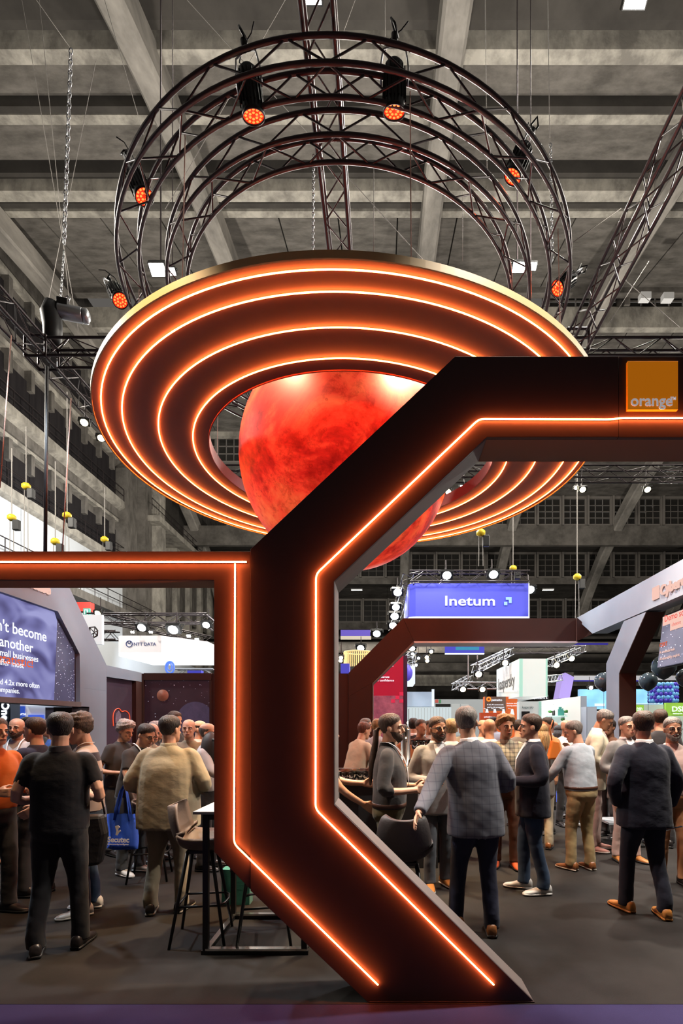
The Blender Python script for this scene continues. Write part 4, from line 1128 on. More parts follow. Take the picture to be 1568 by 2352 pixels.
        if lod < 2:
            ms['eye'] = [MB().ball(pp(hp((sx * .031, .0795, .118))), .0118 * S, 10, 8).mesh('eye') for sx in (-1, 1)]
            ms['iris'] = [MB().ball(pp(hp((sx * .031, .0880, .1175))), .0066 * S, 8, 6).mesh('iris') for sx in (-1, 1)]
            mb = MB(); mb.tube([pp(hp(q)) for q in ((-.024, .0935, .047), (-.01, .1045, .050), (.01, .1045, .050), (.024, .0935, .047))], .0045, 6)
            ms['lips'] = mb.mesh('lips')
            ms['brow'] = [MB().tube([pp(hp(q)) for q in ((sx * .014, .1035, .136), (sx * .032, .1005, .141), (sx * .052, .083, .135))], .0042, 5).mesh('eyebrow') for sx in (-1, 1)]
        _pc[key] = ms
    mesh_obj('body', ms['body'], SK[skin], t)
    TN = {'blazer': 'jacket', 'coat': 'coat', 'shirt': 'shirt', 'tee': 'tee_shirt'}[top]
    mesh_obj(TN, ms['top'], topc, t)
    mesh_obj('trousers', ms['legs'], legc, t)
    sh_me = _pc.setdefault(('sh', S), ms['shoe'].mesh('shoe')); so_me = _pc.setdefault(('so', S), ms['sole'].mesh('sole'))
    for sd, an in ms['feet']:
        o = mesh_obj('shoe', sh_me, shoec, t); o.location = (an.x * S, an.y * S, .004); o.rotation_euler = (0, 0, -sd * .22); o.scale = (S, S, S)
        o2 = mesh_obj('sole', so_me, soles or M['black'], o)
    if 'hair' in ms: mesh_obj('hair', ms['hair'], HR[hairc], t)
    if 'beard' in ms: mesh_obj('beard', ms['beard'], HR[hairc if hairc != 'white' else 'grey'], t)
    if lod < 2:
        mesh_obj('lips', ms['lips'], LIP, t)
        for k in (0, 1):
            e_o = mesh_obj('eye', ms['eye'][k], EYE, t); mesh_obj('iris', ms['iris'][k], IRIS, e_o)
            mesh_obj('eyebrow', ms['brow'][k], HR[hairc if hairc in ('dark', 'brown') else 'brown'], t)
    if glasses:
        mb = MB()
        for sx in (-1, 1):
            mb.tube([pp(hp((sx * (.034 + .024 * math.cos(a_)), .104 - abs(.024 * math.cos(a_) + .0) * .15, .116 + .019 * math.sin(a_)))) for a_ in [2 * math.pi * k / 14 for k in range(14)]], .0022, 5, closed=True)
            mb.tube([pp(hp((sx * .058, .10, .120))), pp(hp((sx * .080, .06, .120))), pp(hp((sx * .084, -.005, .118)))], .0022, 5)
        mb.tube([pp(hp((-.010, .106, .118))), pp(hp((.010, .106, .118)))], .0022, 5)
        mb.build('glasses', M['black'], t)
    if collar:
        mb = MB()
        for zc, rr_ in ((1.475, .071), (1.505, .064)):
            pass
        ringv = []
        for (zc, ra, rb) in ((1.452, .082, .078), (1.482, .070, .068), (1.497, .065, .063), (1.49, .062, .060)):
            ringv.append([pp(((ra) * math.cos(2 * math.pi * k / 20), -.010 + rb * math.sin(2 * math.pi * k / 20), zc - (.022 if math.sin(2 * math.pi * k / 20) > .85 else 0))) for k in range(20)])
        loft(mb, ringv); mb.f = mb.f[:-2]; mb.sm = mb.sm[:-2]
        if top in ('blazer', 'coat'):     # shirt front and lapels
            gk = g * .6 + .4
            for z0_, w0_, y0_, z1_, w1_, y1_ in ((1.462, .050, .066, 1.42, .052, .092), (1.42, .052, .092, 1.37, .044, .120), (1.37, .044, .120, 1.30, .030, .140 * gk + .006), (1.30, .030, .140 * gk + .006, 1.17, .004, .148 * gk + .008)):
                mb.add([pp(q) for q in ((-w0_, y0_, z0_), (w0_, y0_, z0_), (w1_, y1_, z1_), (-w1_, y1_, z1_), (-w0_, y0_ - .03, z0_), (w0_, y0_ - .03, z0_), (w1_, y1_ - .03, z1_), (-w1_, y1_ - .03, z1_))], [(0, 1, 2, 3), (0, 4, 5, 1), (1, 5, 6, 2), (3, 2, 6, 7), (0, 3, 7, 4)])
        mb.build('shirt_collar', collar, t)
    if belt:
        mb = MB(); rg_ = []
        for zz, e_ in ((.945, .006), (.948, .010), (.978, .010), (.981, .006)):
            rg_.append([Vector((((.163 * g + e_) * fw) * math.copysign(abs(math.cos(a_)) ** .8, math.cos(a_)), (.125 * g + e_) * math.copysign(abs(math.sin(a_)) ** .9, math.sin(a_)) + .002, zz)) * S for a_ in [2 * math.pi * k / 32 for k in range(32)]])
        loft(mb, rg_); mb.build('belt', belt, t)
    if lanyard:
        mb = MB()
        for sx in (-1, 1):
            q = [pp(v) for v in ((sx * .05, -.07, 1.49), (sx * .075, .0, 1.49), (sx * .07, .075, 1.44), (sx * .05, .142 * (g * .5 + .5), 1.30), (sx * .01, .158 * (g * .7 + .3), 1.12))]
            q = [Vector(v) for v in smooth2([tuple(v) for v in q], 3)]
            mb.tube(q, .004, 6, rr=[(.009, .003)] * len(q))
        mb.build('lanyard', M['white'], t)
    return t, pp, A
# ---------------------------------------------------------------- the visitors
K = {}
for k, c in dict(black=(.010, .010, .012), navy=(.012, .013, .024), navy2=(.020, .022, .045), white=(.50, .49, .48), pale=(.42, .42, .43), sky=(.36, .41, .46), beige=(.30, .26, .18), beige2=(.24, .20, .14), olive=(.095, .075, .032),
                 khaki=(.34, .25, .12), jeans=(.030, .055, .105), jeansg=(.075, .085, .10), dgrey=(.050, .046, .045), grey=(.15, .145, .14), lgrey=(.26, .26, .26), pink=(.50, .36, .32), orange=(.52, .12, .02), rust=(.28, .09, .03), brown=(.09, .04, .022),
                 tan=(.33, .16, .07), tansh=(.35, .15, .04), teal=(.05, .25, .22), blue=(.03, .10, .35), charcoal=(.03, .028, .03), cream=(.48, .43, .32)).items():
    K[k] = cmat('cloth_' + k, c)
K['stripe'] = cmat('cloth_stripe', (.40, .34, .33), 'stripe', (.025, .022, .04))
K['plaid'] = cmat('cloth_plaid', (.125, .130, .155), 'plaid', (.075, .08, .105))
K['check'] = cmat('cloth_check', (.40, .37, .28), 'check', (.12, .12, .10))
W_, B_ = M['white'], M['black']
SH = mat('shoe_white', (.55, .54, .52), .5); SBR = mat('shoe_brown', (.20, .075, .025), .35); STAN = mat('shoe_tan', (.42, .17, .04), .35); SBK = mat('shoe_black', (.015, .012, .012), .35); SPK = mat('shoe_pink', (.5, .26, .22), .5); SRD = mat('shoe_rust', (.42, .07, .02), .4)
BELT = mat('belt_brown', (.06, .025, .015), .4)
def pn(label, px, Y, face, **k): return person(label, px, Y, face, **k)
# left side
pn('man in black polo with dark hair, seen from behind, front left', 138, 3.85, 196, h=1.77, top='tee', topc=K['black'], legc=K['black'], shoec=SBK, hairc='dark', arms=('hold', 'hold'), girth=1.12, turn=18, lod=0, stance=(.13, .04, .13, -.05), collar=K['charcoal'])
pt2 = pn('young man with curly brown hair, striped shirt, jeans and white sneakers', 203, 4.62, -65, h=1.77, top='tee', topc=K['stripe'], legc=K['jeans'], shoec=SH, soles=SH, hair='curly', hairc='brown', arms=('hold', 'rest'), lean=3, nod=14, lod=0, lanyard=True)
pn('bald bearded man in white shirt with crossed arms, facing us', 40, 6.35, 8, h=1.76, top='shirt', topc=K['pale'], legc=K['olive'], shoec=SBR, hair='bald', hairc='brown', arms=('cross', 'cross'), beard=True, lanyard=True, lod=0, belt=B_, turn=4)
pn('man in navy tee reaching his bare forearm to the left', 84, 5.1, -100, h=1.75, top='tee', topc=K['navy2'], legc=K['charcoal'], shoec=SBK, hair='short', hairc='brown', arms=('hold', 'lean'), lod=1, skin='fair')
pn('person in orange shirt cut by the left edge of the picture', -12, 4.55, 70, h=1.74, top='shirt', topc=K['orange'], legc=K['charcoal'], shoec=SBK, hair='short', hairc='brown', arms=('hold', 'hold'), lod=1)
pn('dark haired man in grey jacket behind the bald bearded man', 64, 7.7, -15, h=1.79, top='blazer', topc=K['grey'], legc=K['charcoal'], shoec=SBK, hairc='dark', skin='tan', collar=W_, lod=1)
pn('white haired man in pale shirt further back at the left', 90, 8.8, 60, h=1.78, top='shirt', topc=K['white'], legc=K['charcoal'], shoec=SBK, hairc='white', lod=2)
pn('grey curly haired man in dark polo, left of the blue tote bag', 272, 6.7, 70, h=1.73, top='tee', topc=K['dgrey'], legc=K['jeansg'], shoec=SBK, hair='curly', hairc='white', arms=('hold', 'hold'), lean=7, nod=10, lod=1, girth=1.15)
pn('man with glasses and lanyard in grey tee, leaning over the blue bag', 300, 5.82, 72, h=1.72, top='tee', topc=K['dgrey'], legc=K['jeansg'], shoec=SH, soles=SH, hairc='dark', arms=('lean', 'lean'), lean=16, nod=5, glasses=True, lanyard=True, lod=1)
pn('bald man in cream shirt, beside the man with glasses', 345, 6.4, 60, h=1.70, top='shirt', topc=K['cream'], legc=K['charcoal'], shoec=SBK, hair='fringe', hairc='grey', lod=1, nod=8)
pn('big man in beige jacket and olive trousers, seen from behind', 388, 4.66, 184, h=1.76, top='blazer', topc=K['beige'], legc=K['beige2'], shoec=SBK, soles=mat('sole_grey', (.16, .15, .13), .7), hairc='dark', arms=('hold', 'hold'), girth=1.45, lod=0, turn=-22, stance=(.12, .0, .13, -.05), collar=K['beige2'])
pn('bald man facing us just behind the big man in beige', 434, 6.62, 10, h=1.75, top='shirt', topc=K['beige2'], legc=K['charcoal'], shoec=SBK, hair='bald', lod=1)
pn('woman with long white hair beside the starry panel', 357, 6.9, 80, h=1.72, top='coat', topc=K['dgrey'], legc=K['charcoal'], shoec=SBK, hair='long', hairc='white', female=True, lod=1)
pn('tall man with combed dark hair before the starry panel', 397, 7.7, 70, h=1.88, top='shirt', topc=K['charcoal'], legc=K['charcoal'], shoec=SBK, hairc='brown', lod=1, nod=8)
pn('balding man in pale pink shirt in profile at the bar', 457, 7.35, 88, h=1.74, top='shirt', topc=K['pink'], legc=K['charcoal'], shoec=SBK, hair='fringe', hairc='brown', arms=('lean', 'lean'), lod=1)
pn('man in white shirt wearing a black backpack at the bar', 474, 6.0, 96, h=1.70, top='shirt', topc=K['white'], legc=K['charcoal'], shoec=SBK, hair='fringe', hairc='grey', arms=('lean', 'lean'), lod=1)
# right of the trunk
pn('man in cream shirt with reddish hair leaning on the bar, from behind', 812, 7.35, 130, h=1.74, top='shirt', topc=K['cream'], legc=K['charcoal'], shoec=SBK, hairc='red', arms=('lean', 'lean'), lean=14, lod=1, girth=1.1)
pn('grey haired man in profile behind the bar, left of the ponytail', 838, 9.1, 80, h=1.79, top='shirt', topc=K['dgrey'], legc=K['charcoal'], shoec=SBK, hairc='grey', lod=1)
pn('fair haired man in grey blue shirt behind the bar', 866, 8.15, 150, h=1.77, top='shirt', topc=K['sky'], legc=K['charcoal'], shoec=SBK, hairc='blond', arms=('hold', 'hold'), lod=1)
pn('person in black tee mostly hidden behind the trunk, bare forearm showing', 745, 4.75, 100, h=1.72, top='tee', topc=K['black'], legc=K['charcoal'], shoec=SBK, hairc='dark', arms=('rest', 'lean'), lod=1)
pp24 = pn('bearded man with long ponytail, dark shirt and rolled sleeves holding a glass', 893, 4.55, 86, h=1.775, top='shirt', topc=K['dgrey'], legc=K['olive'], shoec=SBK, hair='pony', hairc='brown', arms=('hold', 'hold'), beard=True, roll=True, lanyard=True, belt=BELT, girth=1.12, lod=0, collar=K['charcoal'])
pn('person in rust orange top behind the ponytail man', 925, 7.25, 175, h=1.68, top='shirt', topc=K['rust'], legc=K['charcoal'], shoec=SBK, hairc='brown', lod=1, female=True)
pn('man in dark suit turned away beyond the metal bar tap', 949, 8.7, 160, h=1.79, top='blazer', topc=K['charcoal'], legc=K['charcoal'], shoec=SBK, hairc='dark', collar=W_, lod=2)
pn('man with glasses in pale grey jacket and white shirt, facing us', 1003, 5.35, 12, h=1.76, top='blazer', topc=K['lgrey'], legc=K['jeansg'], shoec=STAN, soles=SH, hairc='brown', skin='tan', arms=('hold', 'hold'), glasses=True, collar=W_, lod=0, turn=10, beard=True, stance=(.1, .1, .1, .0))
pn('blond man in white shirt behind the man in plaid jacket', 1036, 6.3, -170, h=1.75, top='shirt', topc=K['white'], legc=K['charcoal'], shoec=SBK, hairc='blond', lod=1)
C29 = {1: ((.35, -.17, 1.14), (.50, -.37, .99), (.35, -.75, -.5))}
pn('grey haired man in blue plaid jacket resting a hand on a stool', 1092, 4.18, 186, h=1.83, top='blazer', topc=K['plaid'], legc=K['navy2'], shoec=SBR, hairc='grey', arms=('hold', 'out'), custom=C29, tilt=-5, lean=3, turn=-20, lod=0, collar=W_, girth=1.12, stance=(.1, -.05, .13, .12))
pn('man with curly ginger hair in a pale checked shirt', 1160, 6.1, -8, h=1.78, top='shirt', topc=K['check'], legc=K['brown'], shoec=SRD, hair='curly', hairc='curly', lod=1, turn=20, skin='tan')
pn('man in navy blazer, blue jeans and white sneakers, facing left', 1222, 5.18, -96, h=1.785, top='blazer', topc=K['navy'], legc=K['jeans'], shoec=SH, soles=SH, hairc='brown', arms=('hold', 'hold'), collar=W_, lod=0, girth=1.12, stance=(.09, .09, .09, -.06))
pn('blonde woman in grey blazer carrying an orange shoulder bag', 1243, 7.0, 165, h=1.68, top='blazer', topc=K['grey'], legc=K['cream'], shoec=SBR, hair='long', hairc='blond', female=True, lod=1)
pn('dark haired man in tan tee behind the man in navy blazer', 1258, 8.0, -70, h=1.79, top='tee', topc=K['tan'], legc=K['charcoal'], shoec=SBK, hairc='dark', skin='tan', lod=1)
pn('small black haired woman in pale blue far behind', 1282, 10.2, 170, h=1.66, top='shirt', topc=K['sky'], legc=K['charcoal'], shoec=SBK, hair='long', hairc='dark', female=True, lod=2)
pn('man in pale blue shirt, khaki trousers and brown boots, seen from behind', 1334, 5.95, 205, h=1.73, top='shirt', topc=K['sky'], legc=K['khaki'], shoec=SBR, soles=M['conc_l'], hairc='grey', arms=('chin', 'rest'), belt=BELT, lod=0, girth=1.15, turn=42, nod=12, lean=5, stance=(.11, .0, .11, .07))
pn('tall grey haired man in beige jacket looking down to the right', 1362, 6.9, 72, h=1.90, top='blazer', topc=K['cream'], legc=K['pink'], shoec=SPK, soles=SH, hairc='grey', skin='tan', arms=('hold', 'drink'), nod=22, lean=6, collar=W_, lod=1)
pn('dark haired man in brown jacket beside the pale blue pillar', 1400, 7.7, -60, h=1.76, top='blazer', topc=K['brown'], legc=K['charcoal'], shoec=SBK, hairc='dark', skin='brown', lod=1)
pn('man in dark navy suit with tan shoes, seen from behind at the right', 1478, 4.6, 186, h=1.80, top='blazer', topc=K['navy'], legc=K['navy'], shoec=STAN, soles=STAN, hairc='brown', arms=('down', 'pocket'), collar=W_, lod=0, girth=1.16, turn=-12, stance=(.09, -.12, .13, .08))
pn('pink faced man with grey hair and olive jacket behind the navy suit', 1437, 6.35, 14, h=1.78, top='blazer', topc=K['grey'], legc=K['pink'], shoec=STAN, hairc='grey', arms=('hold', 'hold'), collar=W_, lod=1, girth=1.1)
pn('tall man in dark tee turned away near the green sign', 1516, 7.1, 165, h=1.89, top='tee', topc=K['charcoal'], legc=K['charcoal'], shoec=SBK, hairc='brown', lod=1)
pn('man with glasses and grey beard in pale pink shirt at the right edge', 1543, 5.45, -12, h=1.755, top='shirt', topc=K['pink'], legc=K['tan'], shoec=SBK, hairc='grey', skin='tan', arms=('hold', 'rest'), glasses=True, beard=True, lod=0, girth=1.1)
pn('person in blue grey jacket cut by the right edge', 1640, 4.7, -70, h=1.76, top='blazer', topc=K['plaid'], legc=K['navy'], shoec=SBK, hairc='brown', arms=('hold', 'hold'), lod=1)
far = [(1108, 8.2, 30, 'man with glasses and a red face between the plaid jacket and ginger hair', 'white', 'fringe', 'grey', 'fair'), (1124, 7.0, -170, 'bald brown haired man in white far behind the plaid jacket', 'white', 'bald', 'brown', 'tan'),
       (1133, 10.5, -50, 'far dark haired man in pale blue before the orange booth', 'sky', 'short', 'dark', 'fair'), (985, 9.8, 20, 'far man in white behind the man in pale grey jacket', 'white', 'short', 'brown', 'tan'),
       (965, 8.1, 30, 'man in brown jacket between the tap and the pale grey jacket', 'brown', 'short', 'brown', 'tan'), (1020, 10.4, 160, 'far person with pale hair under the white booth sign', 'lgrey', 'short', 'white', 'fair'),
       (1064, 9.4, -40, 'far man in beige seen over the plaid shoulder', 'beige', 'short', 'grey', 'fair'), (1298, 8.6, 20, 'bald man in white below the glass shelves', 'white', 'bald', 'brown', 'tan'),
       (1312, 9.3, -120, 'man in white shirt below the end of the shelves', 'white', 'fringe', 'grey', 'tan'), (1190, 8.4, 170, 'dark haired man in grey between ginger hair and navy blazer', 'grey', 'short', 'dark', 'fair'),
       (1270, 12.2, 60, 'far bald man before the white booth wall', 'sky', 'bald', 'grey', 'fair'), (1495, 8.8, 40, 'grey haired man behind the navy suit shoulder', 'lgrey', 'short', 'grey', 'fair'),
       (120, 6.9, -60, 'brown haired man in blue behind the black polo', 'blue', 'short', 'brown', 'fair'), (172, 9.6, -30, 'far man in white left of the grey frame leg', 'white', 'short', 'white', 'fair'),
       (1226, 10.8, -20, 'far man in dark jacket under the white cube sign', 'charcoal', 'short', 'dark', 'tan'), (905, 9.6, 30, 'far person in pale shirt before the red poster', 'cream', 'short', 'brown', 'fair')]
for px_, Y_, fc, lb, tc_, hr_, hc_, sk_ in far:
    pn(lb, px_, Y_, fc, h=1.76 if Y_ != 10.5 else 1.84, top='shirt', topc=K[tc_], legc=K['charcoal'], shoec=SBK, hair=hr_, hairc=hc_, skin=sk_, lod=2)
# ================================================================ FURNITURE OF THE STAND
def bar_stool(label, x, y, rz, seat_z=.76, col=None, group=None):
    t = thing('bar_stool', label, 'stool', (x, y, 0), rz, group)
    cm = col or M['stool']
    # shell seat: a curved sheet from the front edge up into the backrest; local forward = +y
    prof = [(.20, .0, .205), (.12, -.012, .215), (.0, -.015, .22), (-.10, .0, .22), (-.165, .05, .215), (-.20, .13, .205), (-.222, .22, .19), (-.232, .29, .165), (-.236, .315, .13)]
    prof = smooth2(prof, 3); nx = 14; vs = []
    for side_ in (0, 1):
        for (yy, zz, hw) in prof:
            for i in range(nx + 1):
                u = -1 + 2 * i / nx
                curl = abs(u) ** 2.6 * (.10 if zz < .06 else .03); fwd = abs(u) ** 2.4 * (.085 if zz > .04 else .0)
                p = Vector((u * hw, yy + fwd, seat_z + zz + curl))
                if side_: p += Vector((0, -.022 if zz > .05 else 0, -.028 if zz <= .05 else -.008))
                vs.append(tuple(p))
    n1 = nx + 1; R_ = len(prof); off = R_ * n1; fs = []
    for i in range(R_ - 1):
        for k in range(nx):
            a = i * n1 + k
            fs.append((a, a + 1, a + n1 + 1, a + n1)); fs.append((off + a, off + a + n1, off + a + n1 + 1, off + a + 1))
    for i in range(R_ - 1):
        for k in (0, nx):
            a = i * n1 + k; fs.append((a, a + n1, off + a + n1, off + a) if k == 0 else (a, off + a, off + a + n1, a + n1))
    for k in range(nx):
        for i in (0, R_ - 1):
            a = i * n1 + k; fs.append((a, off + a, off + a + 1, a + 1) if i == 0 else (a, a + 1, off + a + 1, off + a))
    MB().add(vs, fs, True).build('seat_shell', cm, t)
    MB().box(-.10, .10, -.10, .10, seat_z - .055, seat_z - .028).build('seat_plate', M['blackm'], t, .004)
    for sx in (-1, 1):
        for sy in (-1, 1):
            MB().tube([(sx * .10, sy * .09, seat_z - .04), (sx * .20, sy * .20, 0.0)], .013, 8, rr=[.015, .011]).build('leg', M['blackm'], t)
    zf = .30; w_ = .10 + (.20 - .10) * (1 - zf / (seat_z - .04)); wy_ = .09 + .11 * (1 - zf / (seat_z - .04))
    for a_, b_ in (((-w_, -wy_), (w_, -wy_)), ((-w_, -wy_), (-w_, wy_)), ((w_, -wy_), (w_, wy_))):
        MB().tube([(a_[0], a_[1], zf), (b_[0], b_[1], zf)], .009, 7).build('stretcher', M['blackm'], t)
    MB().tube([(-w_, wy_, zf), (-w_ * .7, wy_ + .035, zf), (0, wy_ + .05, zf), (w_ * .7, wy_ + .035, zf), (w_, wy_, zf)], .010, 8).build('foot_rest', M['blackm'], t)
    return t
M['stool'] = mat('brown_grey_leather', (.14, .10, .08), .55, bump=(60, .3, .004), vary=(5, .2, (.10, .075, .06)))
M['stool_d'] = mat('dark_leather', (.035, .028, .028), .55, bump=(60, .3, .004))
bar_stool('brown grey shell bar stool at the left end of the high table', -1.43, 4.06, math.radians(-82), .74)
bar_stool('dark shell bar stool under the high table, half hidden by the trunk', -.93, 4.02, math.radians(12), .74, M['stool_d'])
bar_stool('dark backed bar stool right of the trunk, under the resting hand', .15, 3.93, math.radians(0), .68, M['stool_d'])
bar_stool('grey shell bar stool with the blue tote bag on its back', -2.56, 5.64, math.radians(-75), .76)
# high table
tb = thing('high_table', 'black framed high bar table with chrome foot rails beside the trunk', 'table', (-1.32, 3.75, 0))
MB().box(-.06, .80, -.03, .76, 1.03, 1.052).build('table_top', mat('table_grey', (.20, .20, .205), .35), tb, .003)
for x_ in (0, .72):
    for y_ in (0, .69): MB().box(x_, x_ + .04, y_, y_ + .04, .03, 1.03).build('leg', M['blackm'], tb, .002)
for y_ in (0, .69): MB().box(-.01, .77, y_, y_ + .04, 0, .03).build('base_rail', M['blackm'], tb); MB().box(.02, .76, y_ - .002, y_ + .042, .03, .045).build('rail_cap', M['chrome'], tb)
for x_ in (0, .72): MB().box(x_, x_ + .04, .04, .69, 0, .03).build('base_rail', M['blackm'], tb); MB().box(x_, x_ + .04, .04, .69, .03, .036).build('rail_cap', M['chrome'], tb)
for y_ in (.01, .70): MB().box(.04, .72, y_, y_ + .025, .985, 1.03).build('apron', M['blackm'], tb)
# tote bag on the stool
tbg = thing('tote_bag', 'bright blue cloth tote bag with white lettering hanging from a stool', 'bag', P(281, 1950, 5.32), math.radians(-4))
M['tote'] = mat('tote_blue', (.012, .075, .50), .8, bump=(7, .6, .02, (1, 1, .4)))
vs = []
for s_ in (-1, 1):
    for j in range(9):
        for i in range(9):
            u, v = -1 + i / 4, j / 8
            hw = .150 + .018 * (1 - v); bul = (1 - u * u) * (.045 * (1 - v) + .015) * s_
            vs.append((u * hw + .012 * math.sin(v * 5), bul + .008 * math.sin(u * 6 + v * 4) , .005 + v * .36 + .006 * math.sin(u * 7) * v))
fs = []
for b0 in (0, 81):
    for j in range(8):
        for i in range(8):
            a = b0 + j * 9 + i; f = (a, a + 1, a + 10, a + 9); fs.append(f if b0 == 0 else f[::-1])
for j in range(8): fs += [(j * 9, j * 9 + 9, 81 + j * 9 + 9, 81 + j * 9), (j * 9 + 8, 81 + j * 9 + 8, 81 + j * 9 + 17, j * 9 + 17)]
for i in range(8): fs.append((i, 81 + i, 82 + i, i + 1))
MB().add(vs, fs, True).build('bag_body', M['tote'], tbg)
for yy in (-.02, .02):
    MB().tube([(-.07, yy, .30), (-.055, yy, .42), (-.01, yy * .4, .60), (.02, yy * .3, .66), (.045, yy * .4, .60), (.075, yy, .42), (.085, yy, .30)], .01, 6, rr=[(.016, .004)] * 7).build('handle', M['tote'], tbg)
text('Secutec', tbg, (-.118, -.068, .085), .079, M['white'], (math.radians(86), 0, 0), .0022, .001, sx=.93)
text('Cybersecurity intelligence', tbg, (-.118, -.070, .058), .023, M['white'], (math.radians(86), 0, 0), .0003, .001, sx=.93)
MB().prism([(-.03, .16), (-.02, .20), (-.035, .25), (-.005, .26), (.02, .24), (.0, .225), (-.008, .20), (.02, .215), (.028, .20), (.008, .185), (-.01, .155)], -.074, -.070, lambda u, v, d: (u, d, v)).build('emblem', M['white'], tbg)
# teal paper bag under the table
o = thing('paper_bag', 'teal paper bag standing on the carpet behind the high table', 'bag', P(545, 2078, 4.85) * 1.0)
o.location.z = 0
MB().prism([(-.13, -.06), (.13, -.06), (.13, .06), (-.13, .06)], 0, .33, lambda u, v, d: (u, v, d)).build('bag_body', K['teal'], o)
MB().tube([(-.05, -.06, .32), (-.04, -.07, .42), (.04, -.07, .42), (.05, -.06, .32)], .004, 5).build('handle', W_, o)
# black shoulder bag held beside the striped shirt
o = thing('shoulder_bag', 'large black bag hanging beside the young man in striped shirt', 'bag', P(214, 1990, 4.35)); o.rotation_euler = (0, 0, .2)
MB().prism([(-.11, 0), (.07, .02), (.11, .28), (.08, .44), (-.09, .44), (-.12, .25)], -.06, .06, lambda u, v, d: (u, d, v)).build('bag_body', mat('bag_black', (.012, .011, .012), .6, bump=(8, .5, .02)), o, .03)
MB().tube([(-.10, 0, .44), (-.07, 0, .60), (.0, 0, .68), (.06, 0, .60), (.09, 0, .44)], .008, 6).build('strap', B_, o)
# backpack
o = thing('backpack', 'black backpack on the man in white shirt at the bar', 'backpack', P(484, 1722, 5.95)); o.rotation_euler = (0, 0, math.radians(4))
MB().ball((0, 0, 0), (.11, .14, .21), 18, 12).build('pack_body', mat('pack_black', (.02, .018, .018), .6), o)
MB().tube([(.05, -.12, .12), (.13, -.13, .10), (.17, -.12, -.02), (.10, -.12, -.14)], .018, 8).build('strap', B_, o)
MB().ball((-.07, 0, -.06), (.06, .10, .10), 14, 8).build('pocket', M['black'], o)
# orange shoulder bag of the blonde woman
o = thing('shoulder_bag', 'orange leather shoulder bag at the blonde woman', 'bag', P(1271, 1745, 6.75))
MB().prism([(-.09, 0), (.11, .02), (.06, .24), (-.03, .26)], -.05, .05, lambda u, v, d: (u, d, v)).build('bag_body', mat('bag_orange', (.62, .18, .02), .5), o, .02)
MB().tube([(-.02, 0, .24), (-.05, 0, .40), (.0, .03, .52)], .008, 6).build('strap', mat('bag_strap', (.4, .12, .02), .5), o)
# bar counter
ct = thing('bar_counter', 'long black bar counter running behind the trunk of the stand', 'counter', (-1.62, 6.35, 0))
MB().box(0, 2.05, 0, .55, 0, 1.06).build('counter_body', mat('counter_black', (.014, .012, .012), .5), ct)
MB().box(-.04, 2.09, -.06, .60, 1.061, 1.10).build('counter_top', mat('counter_top', (.10, .09, .085), .25), ct, .004)
# second counter segment at the right with the tap
c2 = thing('bar_counter', 'dark round ended bar counter carrying rows of glasses', 'counter', (-.52, 5.45, 0))
MB().prism([(0, 0), (.26, -.08), (.50, 0), (.50, .5), (0, .5)], 0, 1.06, lambda u, v, d: (u, v, d)).build('counter_body', M['black'], c2)
MB().prism([(-.03, -.04), (.26, -.13), (.53, -.04), (.53, .54), (-.03, .54)], 1.061, 1.09, lambda u, v, d: (u, v, d)).build('counter_top', mat('counter_grey', (.13, .12, .12), .3), c2)
gl_me = MB().lathe([(.0, .0), (.028, .001), (.030, .01), (.038, .075), (.039, .10), (.036, .10), (.035, .075), (.027, .014), (.0, .012)], 12).mesh('glass_body'); gl_me.materials.append(M['glass'])
wg_me = MB().lathe([(.0, 0), (.034, .002), (.006, .008), (.005, .07), (.02, .085), (.036, .12), (.038, .15), (.032, .19), (.030, .19), (.036, .15), (.033, .12), (.018, .09), (.0, .082)], 14).mesh('wine_glass'); wg_me.materials.append(M['glass'])
def glass(label, p, me, group=None, sc_=1.0, name='drinking_glass'):
    o = bpy.data.objects.new(name, me); link(o); o.location = p; o.scale = (sc_,) * 3; return tag(o, label, 'glass', group)
k = 0
for j in range(4):
    for i in range(7):
        if (i + j) % 5 == 3 and j == 0: continue
        glass('small empty glass in the cluster on the counter right of the trunk', (-.50 + i * .078 + .02 * (j % 2), 5.44 + j * .09 + .01 * (i % 2), 1.0905), gl_me, 'glasses on the small counter')
# tap column
o = thing('beer_tap', 'shiny round metal beer tap column on the bar', 'tap', P(931, 1766, 6.1))
MB().lathe([(.075, 0), (.075, .02), (.058, .03), (.058, .46), (.05, .48), (.0, .485)], 24).build('column', M['chrome'], o)
MB().tube([(0, -.05, .38), (0, -.14, .37), (0, -.15, .32)], .012, 8).build('spout', M['chrome'], o)
MB().lathe([(.008, .0), (.014, .05), (.018, .12), (.0, .13)], 10, (0, -.09, .39)).build('tap_handle', B_, o)
zt_ = o.location.z
c3 = thing('bar_counter', 'back bar shelf with glasses behind the metal tap', 'counter', (.02, 6.02, 0))
MB().box(0, .62, 0, .4, 0, zt_ - .02).build('counter_body', M['black'], c3)
MB().box(-.02, .64, -.03, .42, zt_ - .019, zt_ - .002).build('counter_top', M['counter_grey'] if 'counter_grey' in M else M['chrome'], c3)
MB().box(.36, .62, .12, .38, zt_, zt_ + .23).build('rack', mat('rack_pale', (.35, .35, .38), .4), c3)
for i in range(6):
    glass('clean glass on the back bar beside the metal tap', (.36 + (i % 3) * .1, 6.06 + (i // 3) * .045, zt_ - .001), gl_me, 'glasses by the tap', 1.2)
for i in range(6):
    glass('glass stacked on top of the pale rack behind the tap', (.38 + (i % 3) * .09, 6.17 + (i // 3) * .1, zt_ + .231), gl_me, 'glasses on the rack', 1.1)
